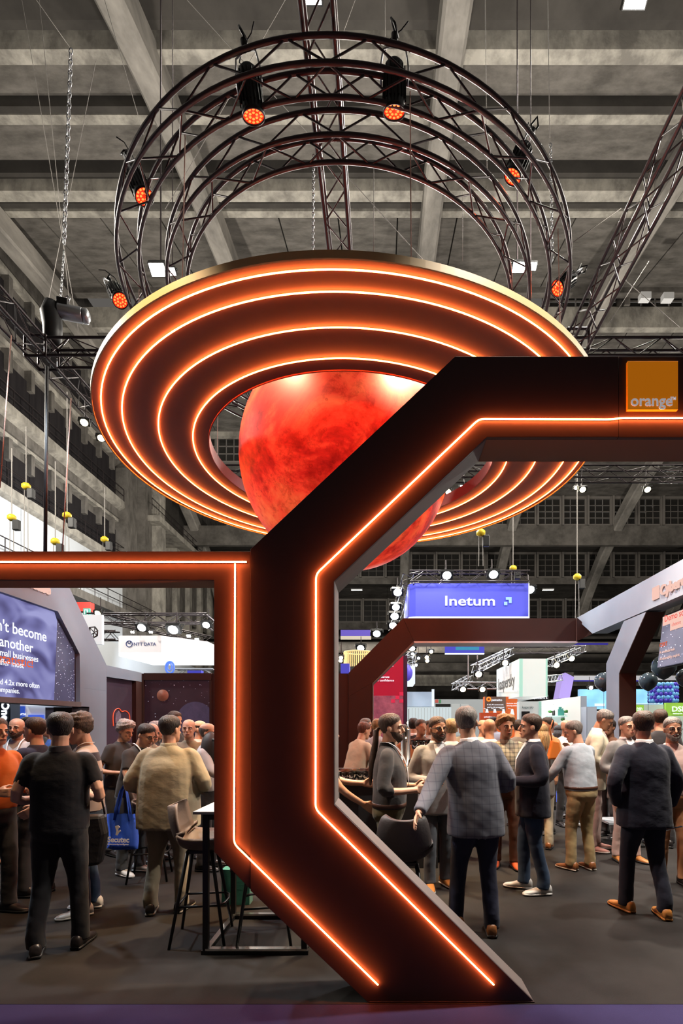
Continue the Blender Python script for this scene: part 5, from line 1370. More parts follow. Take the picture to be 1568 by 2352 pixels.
# beer glass on the bar at the left
o = thing('beer_glass', 'stemmed glass of golden beer on the bar left of the trunk', 'glass', P(481, 1760, 6.42)); o.location.z = 1.10
mesh_obj('glass_body', wg_me, M['glass'], o).scale = (1.5, 1.5, 1.3)
MB().lathe([(.0, .11), (.027, .118), (.050, .155), (.053, .20), (.0, .20)], 14).build('beer', M['beer'], o)
o = MB().box(0, .10, 0, .008, 0, .15).build('menu_card', mat('card_green', (.45, .6, .15), .6)); o.location = (P(478, 1750, 6.3).x, 6.40, 1.10); tag(o, 'small green menu card standing on the bar left of the trunk', 'card')
o = MB().box(0, .02, 0, .12, 0, .62).build('menu_screen', mat('violet_edge', (.12, .10, .28), .5)); o.location = (P(486, 1750, 6.1).x, 6.5, 1.10); tag(o, 'thin violet edged panel standing on the bar', 'panel')
# glass held by the ponytail man
def hand_of(pr, side_):
    t, ppf, A = pr
    sd, sh, e_, w_, d_ = A[side_]
    return t, ppf(tuple(Vector(w_) + Vector(d_).normalized() * .09))
def held(pr, side_, dz=0, dx=0, dy=0):
    t, v = hand_of(pr, side_)
    return Matrix.Translation(t.location) @ t.rotation_euler.to_matrix().to_4x4() @ Vector((v.x, v.y, v.z)) + Vector((dx, dy, dz))
p_ = held(pp24, 1, -.10, .03, -.03)
o = thing('wine_glass', 'stemmed glass with a little amber drink in the ponytail man hand', 'glass', p_)
mesh_obj('glass_body', wg_me, M['glass'], o).rotation_euler = (0, .25, 0)
MB().lathe([(.0, .085), (.018, .092), (.031, .115), (.0, .115)], 12).build('drink', M['beer'], o)
# phone in the hand of the navy suit
o = MB().box(-.036, .036, -.004, .004, -.075, .075).build('phone', mat('phone_face', (.05, .07, .12), .15)); o.location = P(1545, 1903, 4.6); o.rotation_euler = (1.2, .2, .9); tag(o, 'dark phone in the hand of the man in navy suit', 'phone')

# ================================================================ THE OTHER STANDS OF THE FAIR
def at(p, o): o.location = p; return o
def panel(name, label, cat, x0, y0, x1, y1, Y, m, dep=.1, group=None):
    """upright board parallel to the picture, spanning the pixel rectangle at depth Y"""
    a, b = P(x0, y1, Y), P(x1, y0, Y)
    if label is None: return (a, b)
    t = thing(name, label, cat, (a.x, Y, a.z), group=group)
    MB().box(0, b.x - a.x, 0, dep, 0, b.z - a.z).build('board', m, t)
    return t
def ptext(t, body, x, y, px_h, m, Y, bold=0, sx=1.0, dy=-.01, align='LEFT'):
    """capital height px_h pixels at depth Y, baseline at pixel x,y"""
    s_ = px_h / F * Y * 1.38
    p = P(x, y, Y) - t.location
    return text(body, t, (p.x, dy, p.z), s_, m, bold=bold * s_ * .45, ext=.003, sx=sx, align=align)
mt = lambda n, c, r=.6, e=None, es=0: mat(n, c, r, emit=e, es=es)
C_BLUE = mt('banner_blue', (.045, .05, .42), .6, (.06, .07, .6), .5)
# hanging blue banner with its truss and lamps -------------------------------------
YI = 17.4
t = thing('hanging_banner', 'violet blue hanging banner box with white company lettering', 'banner', P(937, 1417, YI))
aw, ah = (1213 - 937) / F * YI, (1417 - 1340) / F * YI
MB().prism([(.25, 0), (aw, 0), (aw, 3.6), (0, 3.6), (0, .25), (.05, .08)], .02, ah, lambda u, v, d: (u, v, d)).build('cloth', C_BLUE, t)
MB().prism([(.25, -.01), (aw, -.01), (aw, 3.6), (0, 3.6), (0, .25), (.05, .07)], -.05, .015, lambda u, v, d: (u, v, d)).build('light_edge', glow('edge_white', (.8, .85, 1), 1.6), t)
MB().box(aw, aw + .03, -.02, 3.6, -.05, ah).build('light_edge', bpy.data.materials['edge_white'], t)
ptext(t, 'Inetum', 1019, 1391, 23, M['txt_w'], YI, .035, 1.32, -.03)
for a, b, c, d in ((1157, 1383, 1164, 1390), (1161, 1372, 1174, 1378), (1168, 1378, 1174, 1385)):
    p, q = P(a, d, YI) - t.location, P(c, b, YI) - t.location
    MB().box(p.x, q.x, -.04, -.01, p.z, q.z).build('logo_square', glow('logo_cyan', (.5, .8, 1), 1.1) if a == 1157 else bpy.data.materials['logo_cyan'], t)
def far_truss(label, x0, y0, x1, y1, Ya, Yb, w=.3, m='truss', bay=.5, r=.025):
    return straight_truss('straight_truss', label, P(x0, y0, Ya), P(x1, y1, Yb), w, w, bay, r, m, 'joined')
far_truss('dark truss directly over the violet blue hanging banner', 940, 1326, 1213, 1326, YI, YI, .36)
far_truss('dark truss running back at the left of the violet blue banner', 938, 1330, 900, 1440, YI, 27, .36)
LB = [(1026, 1322, YI - .2, 'cool flood lamp over the left of the violet blue banner'), (1133, 1320, YI - .2, 'cool flood lamp over the right of the violet blue banner'), (1217, 1355, YI + .1, 'cool flood lamp at the right end of the violet blue banner'),
      (913, 1361, 18.5, 'topmost of the column of bright lamps left of the violet banner'), (909, 1395, 20.5, 'second bright lamp from the top left of the violet banner'), (906, 1416, 22.5, 'third bright lamp from the top left of the violet banner'),
      (902, 1437, 24.5, 'lowest bright lamp of the column left of the violet banner'), (865, 1456, 24, 'bright lamp above the slanting brown beam'), (828, 1489, 26, 'bright lamp low beside the trunk edge')]
for x, y, Y, lb in LB:
    flood(lb, P(x, y, Y), .42 if Y < 21 else .5, 'lampc', (0, -.8, -.75))
for x, y, lb in ((819, 1355, 'long pale strip lamp far away right of the trunk'), (1258, 1355, 'long pale strip lamp far away right of the violet banner')):
    o = thing('strip_lamp', lb, 'lamp', P(x, y, 40)); MB().box(-.45, .45, -.1, .1, 0, .12).build('housing', M['black'], o); MB().box(-.42, .42, -.11, .08, -.03, .0).build('lamp_face', glow('strip_glow', (1, .95, .8), 6) if 'strip_glow' not in bpy.data.materials else bpy.data.materials['strip_glow'], o)
# blue underside of the hanging ceiling behind the brown arch
t = thing('hanging_ceiling', 'glowing blue and teal underside of a hanging box behind the brown arch', 'ceiling panel', P(1003, 1500, 16))
def hp_(x0, y0, x1, y1, m, n): a, b = P(x0, y1, 16) - t.location, P(x1, y0, 16) - t.location; return MB().box(a.x, b.x, 0, .1, a.z, b.z).build(n, m, t)
hp_(950, 1474, 1170, 1484, glow('panel_blue', (.10, .30, .85), .9), 'blue_panel')
hp_(1022, 1484, 1112, 1500, glow('panel_violet', (.12, .12, .75), .8), 'violet_panel')
hp_(1046, 1486, 1100, 1493, glow('panel_teal', (.06, .42, .50), .9), 'teal_panel')
hp_(1022, 1500, 1112, 1502.5, bpy.data.materials['edge_white'], 'light_edge')
for x in (1075, 1096): stick('hanging_rod', P(x, 1502, 16.05) - t.location, P(x, 1560, 16.05) - t.location, .02, M['truss_s'], t)
# red poster
t = panel('poster', 'tall red poster panel with white lettering and a pink picture', 'poster', 850, 1505, 926, 1830, 14.2, mt('poster_red', (.42, .008, .035), .5, (.55, .01, .05), .35), .5)
a = P(926, 1830, 14.2) - t.location; b = P(935, 1505, 14.2) - t.location
MB().box(a.x + .005, b.x, 0, .5, a.z, b.z).build('side_panel', mt('poster_side', (.06, .02, .06)), t)
ptext(t, 'Accelerate', 861, 1557, 5, M['txt_w'], 14.2, .02, 1.1); ptext(t, 'with confidence', 856, 1565, 5, M['txt_w'], 14.2, .02, 1.1)
ptext(t, 'Inetum', 873, 1531, 7, M['txt_w'], 14.2, .03, 1.1)
def prt(t, x0, y0, x1, y1, Y, m, n, dy=.008):
    a, b = P(x0, y1, Y) - t.location, P(x1, y0, Y) - t.location
    return MB().box(a.x, b.x, -dy, -.001, a.z, b.z).build(n, m, t)
prt(t, 851, 1598, 925, 1700, 14.2, mat('poster_picture', (.55, .16, .24), .5, vary=(2.2, .15, (.16, .03, .07)), emit=(.4, .1, .16), es=.3), 'picture')
for i, (x0, y0) in enumerate(((917, 1590), (908, 1598), (898, 1606), (917, 1606))): prt(t, x0, y0, x0 + 9, y0 + 8, 14.2, mt('poster_block%d' % i, (.7, .03, .09), .5, (.8, .03, .1), .4), 'colour_square', .014)
# small pieces between the trunk and the slanting brown beam
t = panel('hanging_cloth', 'violet blue sail cloth hanging far away right of the trunk', 'cloth', 782, 1447, 850, 1461, 30, mt('cloth_violet', (.06, .04, .30), .7, (.1, .06, .5), .3), .1)
t = panel('hanging_cloth', 'pale sail cloth under the violet one right of the trunk', 'cloth', 782, 1461, 852, 1469, 30, mt('cloth_pale', (.45, .42, .36), .7), .1)
t = thing('slatted_sign', 'round hanging sign of pale yellow upright slats', 'sign', P(822, 1530, 15.4))
for k in range(22):
    a_ = math.pi + math.pi * k / 21; stick('slat', (.42 * math.cos(a_), .42 * math.sin(a_), -.05), (.42 * math.cos(a_), .42 * math.sin(a_), .40), .018, mt('slat_yellow', (.8, .62, .25), .5, (1, .8, .35), .5) if k == 0 else bpy.data.materials['slat_yellow'], t, 5)
MB().tube([(.42 * math.cos(a_), .42 * math.sin(a_), .41) for a_ in [2 * math.pi * k / 24 for k in range(24)]], .02, 6, closed=True).build('rim', bpy.data.materials['slat_yellow'], t)
t = panel('hanging_box', 'small violet blue hanging box low beside the trunk', 'sign', 782, 1524, 802, 1546, 15, C_BLUE, .4)
t = panel('hanging_box', 'bright white hanging box right of the red poster', 'sign', 935, 1530, 953, 1570, 18, glow('box_white', (.85, .92, 1), 1.1), 1.5)
MB().ball((-.05, -.3, .35), (.22, .15, .3), 14, 10).build('blue_ball', mt('ball_violet', (.08, .06, .45), .4, (.1, .08, .6), .4), t)
far_truss('white truss rising behind the red poster', 936, 1522, 948, 1508, 18, 20, .3, 'truss_s')
for x, y, Y, lb in ((947, 1502, 19, 'tiny white lamp over the bright hanging box, upper'), (961, 1512, 19, 'tiny white lamp over the bright hanging box, middle'), (955, 1528, 18, 'tiny white lamp over the bright hanging box, lower'), (946, 1490, 24, 'white lamp just under the brown arch'), (783, 1511, 14, 'yellow lamp at the trunk edge, upper'), (782, 1518, 14.5, 'yellow lamp at the trunk edge, lower')):
    flood(lb, P(x, y, Y), .16 if Y < 20 else .4, 'lampy' if x < 800 else 'lampc', (0, -.7, -.8))
for x, y, lb in ((990, 1497, 'warm round lamp under the arch, upper'), (980, 1510, 'warm round lamp under the arch, middle'), (981, 1518, 'warm round lamp under the arch, lower')):
    flood(lb, P(x, y, 20), .22, 'lampy', (0, -.8, -.6))
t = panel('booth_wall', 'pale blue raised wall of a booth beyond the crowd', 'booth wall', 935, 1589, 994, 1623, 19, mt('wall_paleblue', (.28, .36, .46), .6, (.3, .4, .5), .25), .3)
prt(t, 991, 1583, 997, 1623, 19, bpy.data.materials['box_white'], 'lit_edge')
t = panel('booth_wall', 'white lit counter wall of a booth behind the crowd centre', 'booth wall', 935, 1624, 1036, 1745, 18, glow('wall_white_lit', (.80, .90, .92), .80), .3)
for x in range(939, 1034, 7):
    a, b = P(x, 1740, 18) - t.location, P(x + .7, 1626, 18) - t.location; MB().box(a.x, b.x, -.02, -.001, a.z, b.z).build('joint', mt('joint_grey', (.4, .45, .45)) if x == 939 else bpy.data.materials['joint_grey'], t)
flood('small warm bulb hanging before the white lit counter', P(938, 1660, 13), .12, 'lampy', (0, -1, 0))
t = panel('hall_partition', 'grey service wall with doors closing the hall under the far beam', 'wall', 997, 1606, 1120, 1700, 44, mt('wall_service', (.33, .36, .38), .7, (.4, .44, .46), .25), .3)
for x0, x1 in ((1036, 1056), (1058, 1076)): prt(t, x0, 1617, x1, 1690, 44, mt('door_grey%d' % x0, (.42, .45, .46), .6, (.4, .44, .46), .3), 'door', .06)
prt(t, 1000, 1617, 1034, 1624, 44, M['dark'], 'gap', .05)
prt(t, 1008, 1607, 1012, 1615, 44, mt('sign_green', (.05, .3, .12), .5), 'exit_sign', .07); prt(t, 999, 1607, 1006, 1614, 44, mt('sign_red', (.6, .1, .08), .5), 'round_sign', .07)
# orange booth
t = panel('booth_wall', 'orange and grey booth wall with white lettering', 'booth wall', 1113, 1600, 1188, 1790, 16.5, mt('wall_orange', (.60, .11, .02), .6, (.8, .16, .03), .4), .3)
prt(t, 1113, 1600, 1161, 1633, 16.5, mt('wall_greybrown', (.22, .15, .12), .6), 'grey_field')
ptext(t, 'paloalto', 1128, 1610, 5, M['txt_w'], 16.5, .03, 1.1, -.02)
ptext(t, "If it's AI connected,", 1118, 1620, 3.2, M['txt_w'], 16.5, .01, 1.1, -.02); ptext(t, "you're AI protected.", 1118, 1626, 3.2, M['txt_w'], 16.5, .01, 1.1, -.02)
ptext(t, 'Real-time cloud', 1163, 1617, 2.8, M['txt_w'], 16.5, .01, 1.0, -.02); ptext(t, 'security powered by', 1163, 1622, 2.8, M['txt_w'], 16.5, .01, 1.0, -.02)
o = MB().tube([P(1122, 1606, 16.45) - t.location + Vector((.06 * math.cos(a_), 0, .06 * math.sin(a_))) for a_ in [2 * math.pi * k / 10 for k in range(10)]], .022, 6, closed=True).build('emblem', mt('emblem_or', (.8, .2, .02), .5, (1, .3, .03), .8), t)
for x in (1118, 1136, 1156, 1176):
    q = thing('spot_lamp', 'small white spot lamp on the orange booth, ' + {1118: 'first', 1136: 'second', 1156: 'third', 1176: 'fourth'}[x] + ' from its left', 'lamp', P(x, 1636, 15.9))
    MB().lathe([(.03, .1), (.05, 0), (.07, -.08), (.0, -.07)], 10).build('lamp_body', bpy.data.materials['box_white'], q); stick('arm', (0, 0, .08), (0, .5, .14), .012, M['white'], q)
t = panel('booth_counter', 'low red orange sign counter before the orange booth', 'counter', 1103, 1637, 1150, 1660, 15, mt('counter_redor', (.45, .06, .02), .6, (.5, .08, .02), .35), .2)
ptext(t, 'paloalto', 1111, 1648, 3.5, M['txt_w'], 15, .02, 1.1, -.02)
# white cube sign
YK = 15.2; xa, xb = P(1192, 1600, YK), P(1257, 1513, YK)
t = thing('hanging_cube', 'white hanging cube sign with pale green edges and dark lettering', 'sign', (xa.x, YK, xa.z))
W2, H2 = xb.x - xa.x, xb.z - xa.z; D2 = YK * (1192 - 880) / (1140 - 880) - YK
MB().box(0, W2, 0, D2, 0, H2).build('box', mt('cube_white', (.62, .68, .67), .6, (.75, .85, .84), .42), t)
for a in ((0, .10), (W2 - .05, W2)): MB().box(a[0], a[1], -.01, 0, 0, H2).build('green_edge', mt('edge_green', (.35, .60, .52), .6, (.4, .8, .7), .4) if a[0] == 0 else bpy.data.materials['edge_green'], t)
MB().prism([(.15, .15), (D2 * .88, .30), (D2 - .1, H2 - .06), (.5, H2 - .06)], -.02, -.002, lambda u, v, d: (d, u, v)).build('white_field', mt('field_white', (.8, .8, .78), .6, (.9, .9, .88), .35), t)
text('kaspersky', t, (-.03, D2 * .87, H2 * .33), .56, M['txt_blk'], RRt, .004, .002, sx=1.0)
far_truss('pale truss over the white cube sign, left slanting one', 1090, 1537, 1172, 1496, 14.5, 18, .22, 'truss_s', .35, .018)
far_truss('pale truss low behind the white cube sign', 1048, 1575, 1140, 1575, 17.5, 17.5, .22, 'truss_s', .35, .018)
far_truss('pale truss slanting up left of the cube', 1044, 1578, 1078, 1558, 17.5, 20, .22, 'truss_s', .35, .018)
far_truss('dark truss over the white cube sign', 1172, 1494, 1340, 1492, 18, 18, .22, 'truss', .4, .018)
far_truss('dark truss right of the cube slanting to the grey frame', 1258, 1524, 1338, 1490, 16, 19.5, .22, 'truss_s', .35, .018)
far_truss('small truss end right of the cube, lower one', 1258, 1560, 1285, 1556, 16, 18, .2, 'truss_s', .3, .018)
for x, y, Y, lb in ((1063, 1584, 17.2, 'brilliant warm lamp beyond the crowd, left of two'), (1108, 1584, 17.2, 'brilliant warm lamp beyond the crowd, right of two'), (1099, 1549, 14.6, 'small warm lamp under the slanting truss left of the cube'), (1160, 1523, 16, 'small warm lamp above the cube sign left face'),
                    (1278, 1528, 16.4, 'round warm lamp right of the white cube'), (1313, 1513, 17.5, 'dim warm lamp near the grey frame beam')):
    flood(lb, P(x, y, Y), .26, 'lampy', (0, -1, -.5))
# white booth with shelves
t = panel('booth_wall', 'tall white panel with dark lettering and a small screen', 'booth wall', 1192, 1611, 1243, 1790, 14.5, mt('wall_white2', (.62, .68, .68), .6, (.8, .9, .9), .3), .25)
ptext(t, 'kaspersky', 1198, 1627, 6, M['txt_blk'], 14.5, 0, .8, -.02)
prt(t, 1197, 1634, 1215, 1652, 14.5, M['black'], 'screen', .05); prt(t, 1237, 1611, 1243, 1790, 14.5, bpy.data.materials['edge_green'], 'green_edge', .02)
t = thing('booth_wall', 'long white booth wall holding the glass shelves', 'booth wall', P(1226, 1790, 16.5))
a = [P(x, y, 16.5) - t.location for x, y in ((1226, 1790), (1333, 1790), (1333, 1599), (1226, 1612))]
MB().prism([(v.x, v.z) for v in a], 0, .2, lambda u, v, d: (u, d, v)).build('board', mt('wall_white3', (.7, .7, .68), .6, (.85, .86, .84), .38), t)
a = [P(x, y, 16.5) - t.location for x, y in ((1334, 1790), (1347, 1790), (1347, 1599), (1334, 1599))]
MB().prism([(v.x, v.z) for v in a], 0, 2, lambda u, v, d: (u, d, v)).build('side_board', mt('wall_side', (.30, .34, .42), .6), t)
for y in (1646, 1664):
    s_ = thing('wall_shelf', 'pale green glass shelf on the white booth wall, ' + ('upper' if y == 1646 else 'lower') + ' one', 'shelf', P(1259, y, 16.2))
    MB().box(0, (1303 - 1259) / F * 16.2, 0, .28, 0, .03).build('board', mt('shelf_green', (.4, .65, .6), .3, (.4, .75, .68), .3) if y == 1646 else bpy.data.materials['shelf_green'], s_)
    for k in range(2): MB().box(.1 + k * .4, .13 + k * .4, .05, .28, -.06, 0).build('bracket', M['truss_s'], s_)
def pot(label, x, y, kind):
    q = thing({'plant': 'potted_plant', 'bottle': 'bottle', 'figure': 'mascot_box'}[kind] if kind != 'figure' else 'small_box', label, {'plant': 'plant', 'bottle': 'bottle', 'figure': 'box'}[kind], P(x, y, 16.3) + Vector((0, 0, .035)))
    if kind == 'plant':
        MB().lathe([(.03, 0), (.045, .07), (.0, .065)], 10).build('pot', M['white'], q)
        mb = MB()
        for k in range(9): mb.ball((.04 * math.cos(k * 2.4), .04 * math.sin(k * 2.4), .11 + .02 * (k % 3)), .03, 7, 5)
        o = mb.build('foliage', mt('leaf_green', (.05, .22, .04), .6) if 'leaf_green' not in bpy.data.materials else bpy.data.materials['leaf_green'], q); o['kind'] = 'stuff'
    elif kind == 'bottle': MB().lathe([(.04, 0), (.045, .02), (.045, .14), (.015, .19), (.015, .24), (.0, .24)], 12).build('bottle_body', M['black'] if x % 2 else K['teal'], q)
    else: MB().box(-.06, .06, -.04, .04, 0, .2).box(-.04, .04, -.03, .03, .2, .27).build('box_body', K['teal'], q)
pot('small green plant at the left end of the upper glass shelf', 1263, 1646, 'plant'); pot('dark bottle beside the plant on the upper shelf', 1271, 1646, 'bottle'); pot('teal box in the middle of the upper shelf', 1286, 1646, 'figure')
pot('green bottle near the right end of the upper shelf', 1292, 1646, 'bottle'); pot('small green plant at the right end of the upper shelf', 1299, 1646, 'plant'); pot('small green plant on the lower glass shelf', 1292, 1664, 'plant')
q = thing('track_light', 'rail with bright spots on the white booth wall', 'lamp', P(1228, 1621, 16))
stick('rail', (0, 0, 0), ((1272 - 1228) / F * 16, 0, .05), .012, M['truss_s'], q)
for x in (1236, 1252, 1268): p = P(x, 1629, 15.95) - q.location; MB().ball(p, .05 if x != 1252 else .075, 10, 8).build('bulb', M['lampw'], q)
t = panel('overhead_sign', 'dark hanging sign with pale letters behind the white cube', 'sign', 1228, 1596, 1260, 1608, 17.5, M['black'], .1)
ptext(t, 'Theatre 6', 1226, 1605, 5, M['txt_w'], 17.5, .0, 1.1, -.02)
# foot of the rib with violet light put into its colour and glow, dark blue strips
t = thing('clad_pillar', 'leaning pillar foot with violet light in its colour beyond the white booth', 'pillar', (0, 0, 0))
MB().prism([(P(x, y, 30).x, P(x, y, 30).z) for x, y in ((1283, 1604), (1308, 1604), (1318, 1555), (1298, 1545), (1292, 1556))], 30, 31, lambda u, v, d: (u, d, v)).build('cladding', mt('violet_light_tint', (.34, .26, .62), .7, (.35, .28, .8), .35), t)
t = panel('light_strip', 'long dark blue lit strip across the far hall, upper', 'lamp', 1250, 1477, 1396, 1481, 46, glow('strip_blue', (.05, .04, .35), .8), .1)
t = panel('light_strip', 'long dark blue lit strip across the far hall, lower', 'lamp', 1300, 1562, 1470, 1565, 42, bpy.data.materials['strip_blue'], .1)
t = panel('far_frieze', 'pale grey crowd barrier band far behind the pale blue pillar', 'wall', 1318, 1552, 1568, 1562, 42.2, mt('band_grey', (.35, .36, .4), .7, (.4, .42, .5), .15), .1)
# starry pale blue screens
for x0, x1, lb in ((1331, 1396, 'bright pale blue starry screen left of the pale pillar'), (1440, 1522, 'bright pale blue starry screen right of the pale pillar')):
    t = panel('display_wall', lb, 'screen', x0, 1583, x1, 1629 if x0 == 1331 else 1618, 19.5, M['stars_l'], .2)
    prt(t, x0 + (34 if x0 == 1331 else 4), 1616, x1 - 8, 1622 if x0 == 1331 else 1617, 19.5, bpy.data.materials['box_white'], 'bright_band', .02)
flood('small lamp over the starry screen left of the pale pillar', P(1357, 1580, 18.5), .2, 'lampc', (0, -1, -.4))
t = panel('white_cabinet', 'pale tall cabinet under the starry screen', 'cabinet', 1346, 1623, 1370, 1700, 15, mt('cabinet_grey', (.42, .48, .60), .5), .4)
prt(t, 1348, 1626, 1368, 1698, 15, mt('cabinet_door', (.48, .54, .66), .4), 'door')
t = panel('white_cabinet', 'white board beside the pale cabinet', 'board', 1371, 1633, 1391, 1700, 15.3, M['white'], .2)
ptext(t, 'partner line', 1373, 1641, 2.5, M['txt_blk'], 15.3, 0, 1, -.02)
# green signs and their booth
t = panel('booth_wall', 'pale booth wall with green signs at the right', 'booth wall', 1455, 1618, 1600, 1790, 13.6, mt('wall_pale3', (.45, .52, .50), .6, (.5, .58, .56), .25), .2)
GR = mt('sign_lime', (.28, .55, .06), .6, (.35, .7, .08), .35)
t = panel('green_sign', 'lime green sign with white letters at the right edge', 'sign', 1529, 1614, 1592, 1644, 13.3, GR, .1)
ptext(t, 'DSD', 1541, 1634, 12, M['txt_w'], 13.3, .03, 1.15, -.02); ptext(t, 'dsdeurope.com', 1544, 1640, 2.5, M['txt_w'], 13.3, 0, 1, -.02)
t = panel('green_sign', 'small lime green sign beside the pale pillar', 'sign', 1459, 1619, 1478, 1638, 13.4, GR, .1)
ptext(t, 'DSD', 1461, 1633, 8, M['txt_w'], 13.4, .03, .6, -.02)
# balloon drum
B1, B2 = mt('balloon_violet', (.06, .04, .42), .25, (.05, .03, .5), .15), mt('balloon_sky', (.14, .38, .72), .25, (.12, .4, .8), .15)
bme = [MB().ball((0, 0, 0), .088, 12, 8).mesh('balloon') for _ in (0, 1)]
bme[0].materials.append(B1); bme[1].materials.append(B2)
t = thing('balloon_column', 'drum of violet and sky blue balloons in spiral stripes', 'balloons', P(1522, 1617, 14.6))
for r_ in range(6):
    for k in range(20):
        a_ = 2 * math.pi * (k + .5 * (r_ % 2)) / 20
        o = bpy.data.objects.new('balloon', bme[((r_ + k // 10 + (k // 4)) % 2)]); link(o, t); o.location = (.34 * math.cos(a_), .34 * math.sin(a_), .09 + r_ * .09)
        o.scale = (.72, .72, .72)
# grey balloons
gm = mt('balloon_grey', (.055, .075, .085), .12)
for x, y, r_, Y, lb in ((1386, 1565, 21, 10.6, 'grey balloon half hidden behind the pale pillar'), (1488, 1565, 20, 9.9, 'grey balloon right of the pale pillar, smallest one'), (1524, 1531, 27, 9.4, 'large grey balloon just under the slanted dark screen'), (1574, 1556, 21, 9.4, 'grey balloon cut by the right edge')):
    p = P(x, y, Y); R_ = r_ / F * Y
    t = thing('grey_balloon', lb, 'balloon', p)
    MB().lathe([(.001, -R_ * 1.14), (R_ * .10, -R_ * 1.12), (R_ * .35, -R_ * .97), (R_ * .72, -R_ * .68), (R_ * .95, -R_ * .28), (R_, .05 * R_), (R_ * .92, R_ * .42), (R_ * .68, R_ * .75), (R_ * .36, R_ * .94), (.001, R_)], 28).build('balloon_skin', gm, t)
    stick('string', (0, 0, -R_ * 1.13), (0, 0, -p.z + .02), .004, M['black'], t, 4)
# left: stands beyond the side frame ------------------------------------------------
YN = 14.3
t = thing('hanging_sign', 'white hanging sign box with navy lettering and a round emblem', 'sign', P(268, 1498, YN))
A_ = P(370, 1460, YN) - P(268, 1498, YN)
pl_ = [(0, .1), (.1, 0), (A_.x, 0), (A_.x + .95, 1.0), (A_.x + .95, 2.3), (0, 2.3)]
MB().prism(pl_, 0, A_.z, lambda u, v, d: (u, v, d)).build('box', mt('box_white2', (.72, .72, .74), .6, (.9, .9, .92), .36), t)
MB().prism([(u * .995, v * .99 + .01) for u, v in pl_], -.10, -.005, lambda u, v, d: (u, v, d)).build('lit_underside', glow('under_white', (.9, .95, 1), 1.3), t)
ptext(t, 'NTT DATA', 307, 1483, 7.5, M['txt_navy'], YN, .012, 1.0, -.01)
c_ = P(297, 1479, YN) - t.location
MB().tube([c_ + Vector((.085 * math.cos(a_), -.012, .085 * math.sin(a_))) for a_ in [2 * math.pi * k / 24 for k in range(24)]], .012, 6, closed=True).tube([c_ + Vector((.035 * math.cos(a_), -.012, .045 + .04 * math.sin(a_))) for a_ in [2 * math.pi * k / 16 for k in range(16)]], .010, 6, closed=True).build('emblem', M['txt_navy'], t)
far_truss('pale truss high over the white hanging sign', 205, 1421, 478, 1421, 16, 16, .28, 'truss', .4)
far_truss('truss slanting down behind the white hanging sign', 262, 1424, 480, 1470, 16, 20, .25, 'truss', .4)
far_truss('truss end turning down at the right of the white sign', 470, 1421, 492, 1440, 15.5, 15.5, .25, 'truss', .35)
far_truss('dark truss left of the white hanging sign', 234, 1460, 270, 1460, 15, 15, .25, 'truss', .35)
far_truss('low pale truss behind the white sign at the right', 405, 1545, 492, 1545, 16, 16, .2, 'truss_s', .3)
for x, y, Y, s_, m_, lb in ((325, 1442, 15.8, .36, 'lampc', 'cool flood lamp above the white hanging sign, left'), (397, 1447, 15.3, .42, 'lampc', 'brilliant lamp above the white hanging sign'), (473, 1436, 15.2, .3, 'lampc', 'cool flood lamp near the trunk above the white sign'), (224, 1409, 14, .22, 'lampy', 'small warm lamp left of the truss near the red box'),
                              (433, 1461, 14.6, .12, 'lampw', 'tiny lamp on an arm over the white sign, left one'), (452, 1469, 14.6, .12, 'lampw', 'tiny lamp on an arm over the white sign, right one'), (304, 1452, 14.1, .10, 'lampw', 'tiny arm lamp on the front of the white sign, left'), (346, 1452, 14.1, .10, 'lampw', 'tiny arm lamp on the front of the white sign, right')):
    flood(lb, P(x, y, Y), s_, m_, (0, -.8, -.7))
t = panel('hanging_banner', 'white banner with a dark ring frame left of the white sign', 'banner', 178, 1412, 234, 1480, 13.2, mt('banner_white', (.7, .74, .78), .6, (.85, .92, 1), .35), .1)
q = [P(x, y, 12.9) for x, y in ((206, 1441), (218, 1440), (224, 1448), (223, 1460), (214, 1465), (206, 1460))]
o = MB().tube(q, .02, 6, closed=True).tube([q[0], q[3]], .012, 5).tube([q[1], q[4]], .012, 5).tube([q[2], q[5]], .012, 5).build('polygon_sculpture', M['truss']); tag(o, 'dark polygonal wire frame before the white banner', 'frame')
t = panel('red_box', 'red box panel above the exit sign at the upper left', 'panel', 176, 1383, 207, 1404, 20, mt('panel_red', (.5, .03, .02), .6), .3)
t = panel('exit_sign', 'green exit sign below the red panel', 'sign', 191, 1397, 205, 1414, 19.5, mt('exit_green', (.05, .22, .16), .5, (.1, .4, .3), .3), .1)
prt(t, 194, 1400, 202, 1411, 19.5, M['txt_w'], 'pictogram', .02); prt(t, 196, 1402, 200, 1411, 19.5, bpy.data.materials['exit_green'], 'pictogram', .03)
t = thing('ring_sculpture', 'blue rounded ring logo standing above the starry panel', 'logo', P(390, 1546, 15))
MB().tube([(.12 * math.cos(a_) * 1.0, 0, .16 + .17 * math.sin(a_)) for a_ in [2 * math.pi * k / 24 for k in range(24)]], .03, 8, closed=True).tube([(.06 * math.cos(a_), -.02, .18 + .10 * math.sin(a_)) for a_ in [2 * math.pi * k / 20 for k in range(20)]], .02, 8, closed=True).build('ring_tube', mt('ring_blue', (.10, .22, .75), .4, (.15, .3, 1), .6), t)
t = panel('booth_wall', 'blue edge of a booth roof low beside the trunk', 'booth wall', 430, 1540, 462, 1547, 15.2, C_BLUE, .2)
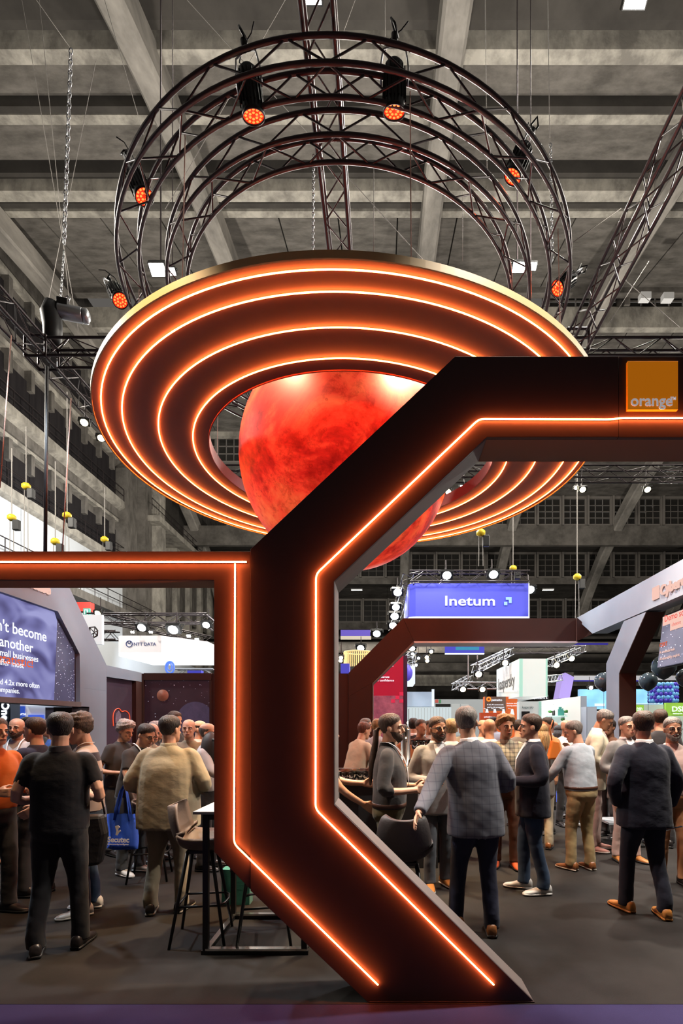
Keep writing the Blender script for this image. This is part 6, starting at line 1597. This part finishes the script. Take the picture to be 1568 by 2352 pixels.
# stand seen under the big screen
t = panel('booth_wall', 'white lit booth wall seen below the big screen', 'booth wall', -60, 1612, 167, 1760, 11.6, mt('wall_white4', (.62, .66, .74), .6, (.7, .78, .95), .30), .2)
prt(t, 27, 1622, 58, 1760, 11.6, mt('field_blue', (.03, .08, .45), .5, (.03, .1, .6), .5), 'blue_field', .03); prt(t, 106, 1625, 160, 1760, 11.6, mt('field_slate', (.05, .055, .09), .5), 'slate_field', .03)
prt(t, 68, 1642, 102, 1668, 11.6, mt('field_screen', (.05, .10, .5), .3, (.06, .14, .8), .7), 'screen', .05); prt(t, 63, 1617, 166, 1621, 11.6, bpy.data.materials['box_white'], 'light_strip', .06)
ptext(t, 'NTT DATA', 28, 1643, 5, M['txt_w'], 11.6, .02, 1, -.035)
for i, wd in enumerate(('Your', 'cybersecurity', 'future', 'starts here')): ptext(t, wd, 133, 1641 + i * 8, 4.4, M['txt_w'], 11.6, .01, 1.0, -.035, 'CENTER')
t = panel('sign_tower', 'dark upright sign tower with white letters and a light tube at the left edge', 'sign', -30, 1612, 24, 1930, 9.4, mt('tower_navy', (.02, .03, .05), .4), .25)
text('NinjaOne.', t, ((5 + 30) / F * 9.4, -.01, (1930 - 1560) / F * 9.4), .19, M['txt_w'], (math.pi / 2, math.pi / 2, 0), .008, .003)
prt(t, 8, 1668, 12, 1712, 9.4, glow('tube_cool', (.6, .85, 1), 6), 'light_tube', .03)
t = panel('booth_counter', 'blue and white counter at the left edge behind the crowd', 'counter', -60, 1850, 20, 1912, 7.9, mt('counter_blue', (.08, .18, .42), .5), .5)
t = panel('booth_counter', 'lit violet blue counter far between the navy blazer and khaki trousers', 'counter', 1255, 1790, 1300, 1842, 11.2, mt('counter_violet', (.10, .14, .60), .5, (.12, .2, .9), .5), .4)
o = thing('glass_table', 'glass and metal side table behind the navy suit', 'table', P(1420, 1893, 7.2) * 1.0); o.location.z = 0
MB().box(-.22, .30, -.2, .25, .32, .345).build('table_top', mt('top_glass', (.4, .45, .5), .1), o); MB().box(-.04, .04, -.04, .04, .345, .95).box(-.2, .28, -.18, .23, .0, .03).box(-.03, .03, -.03, .03, .03, .32).build('stand', M['blackm'], o)
bpy.data.scenes.remove(_sc2)
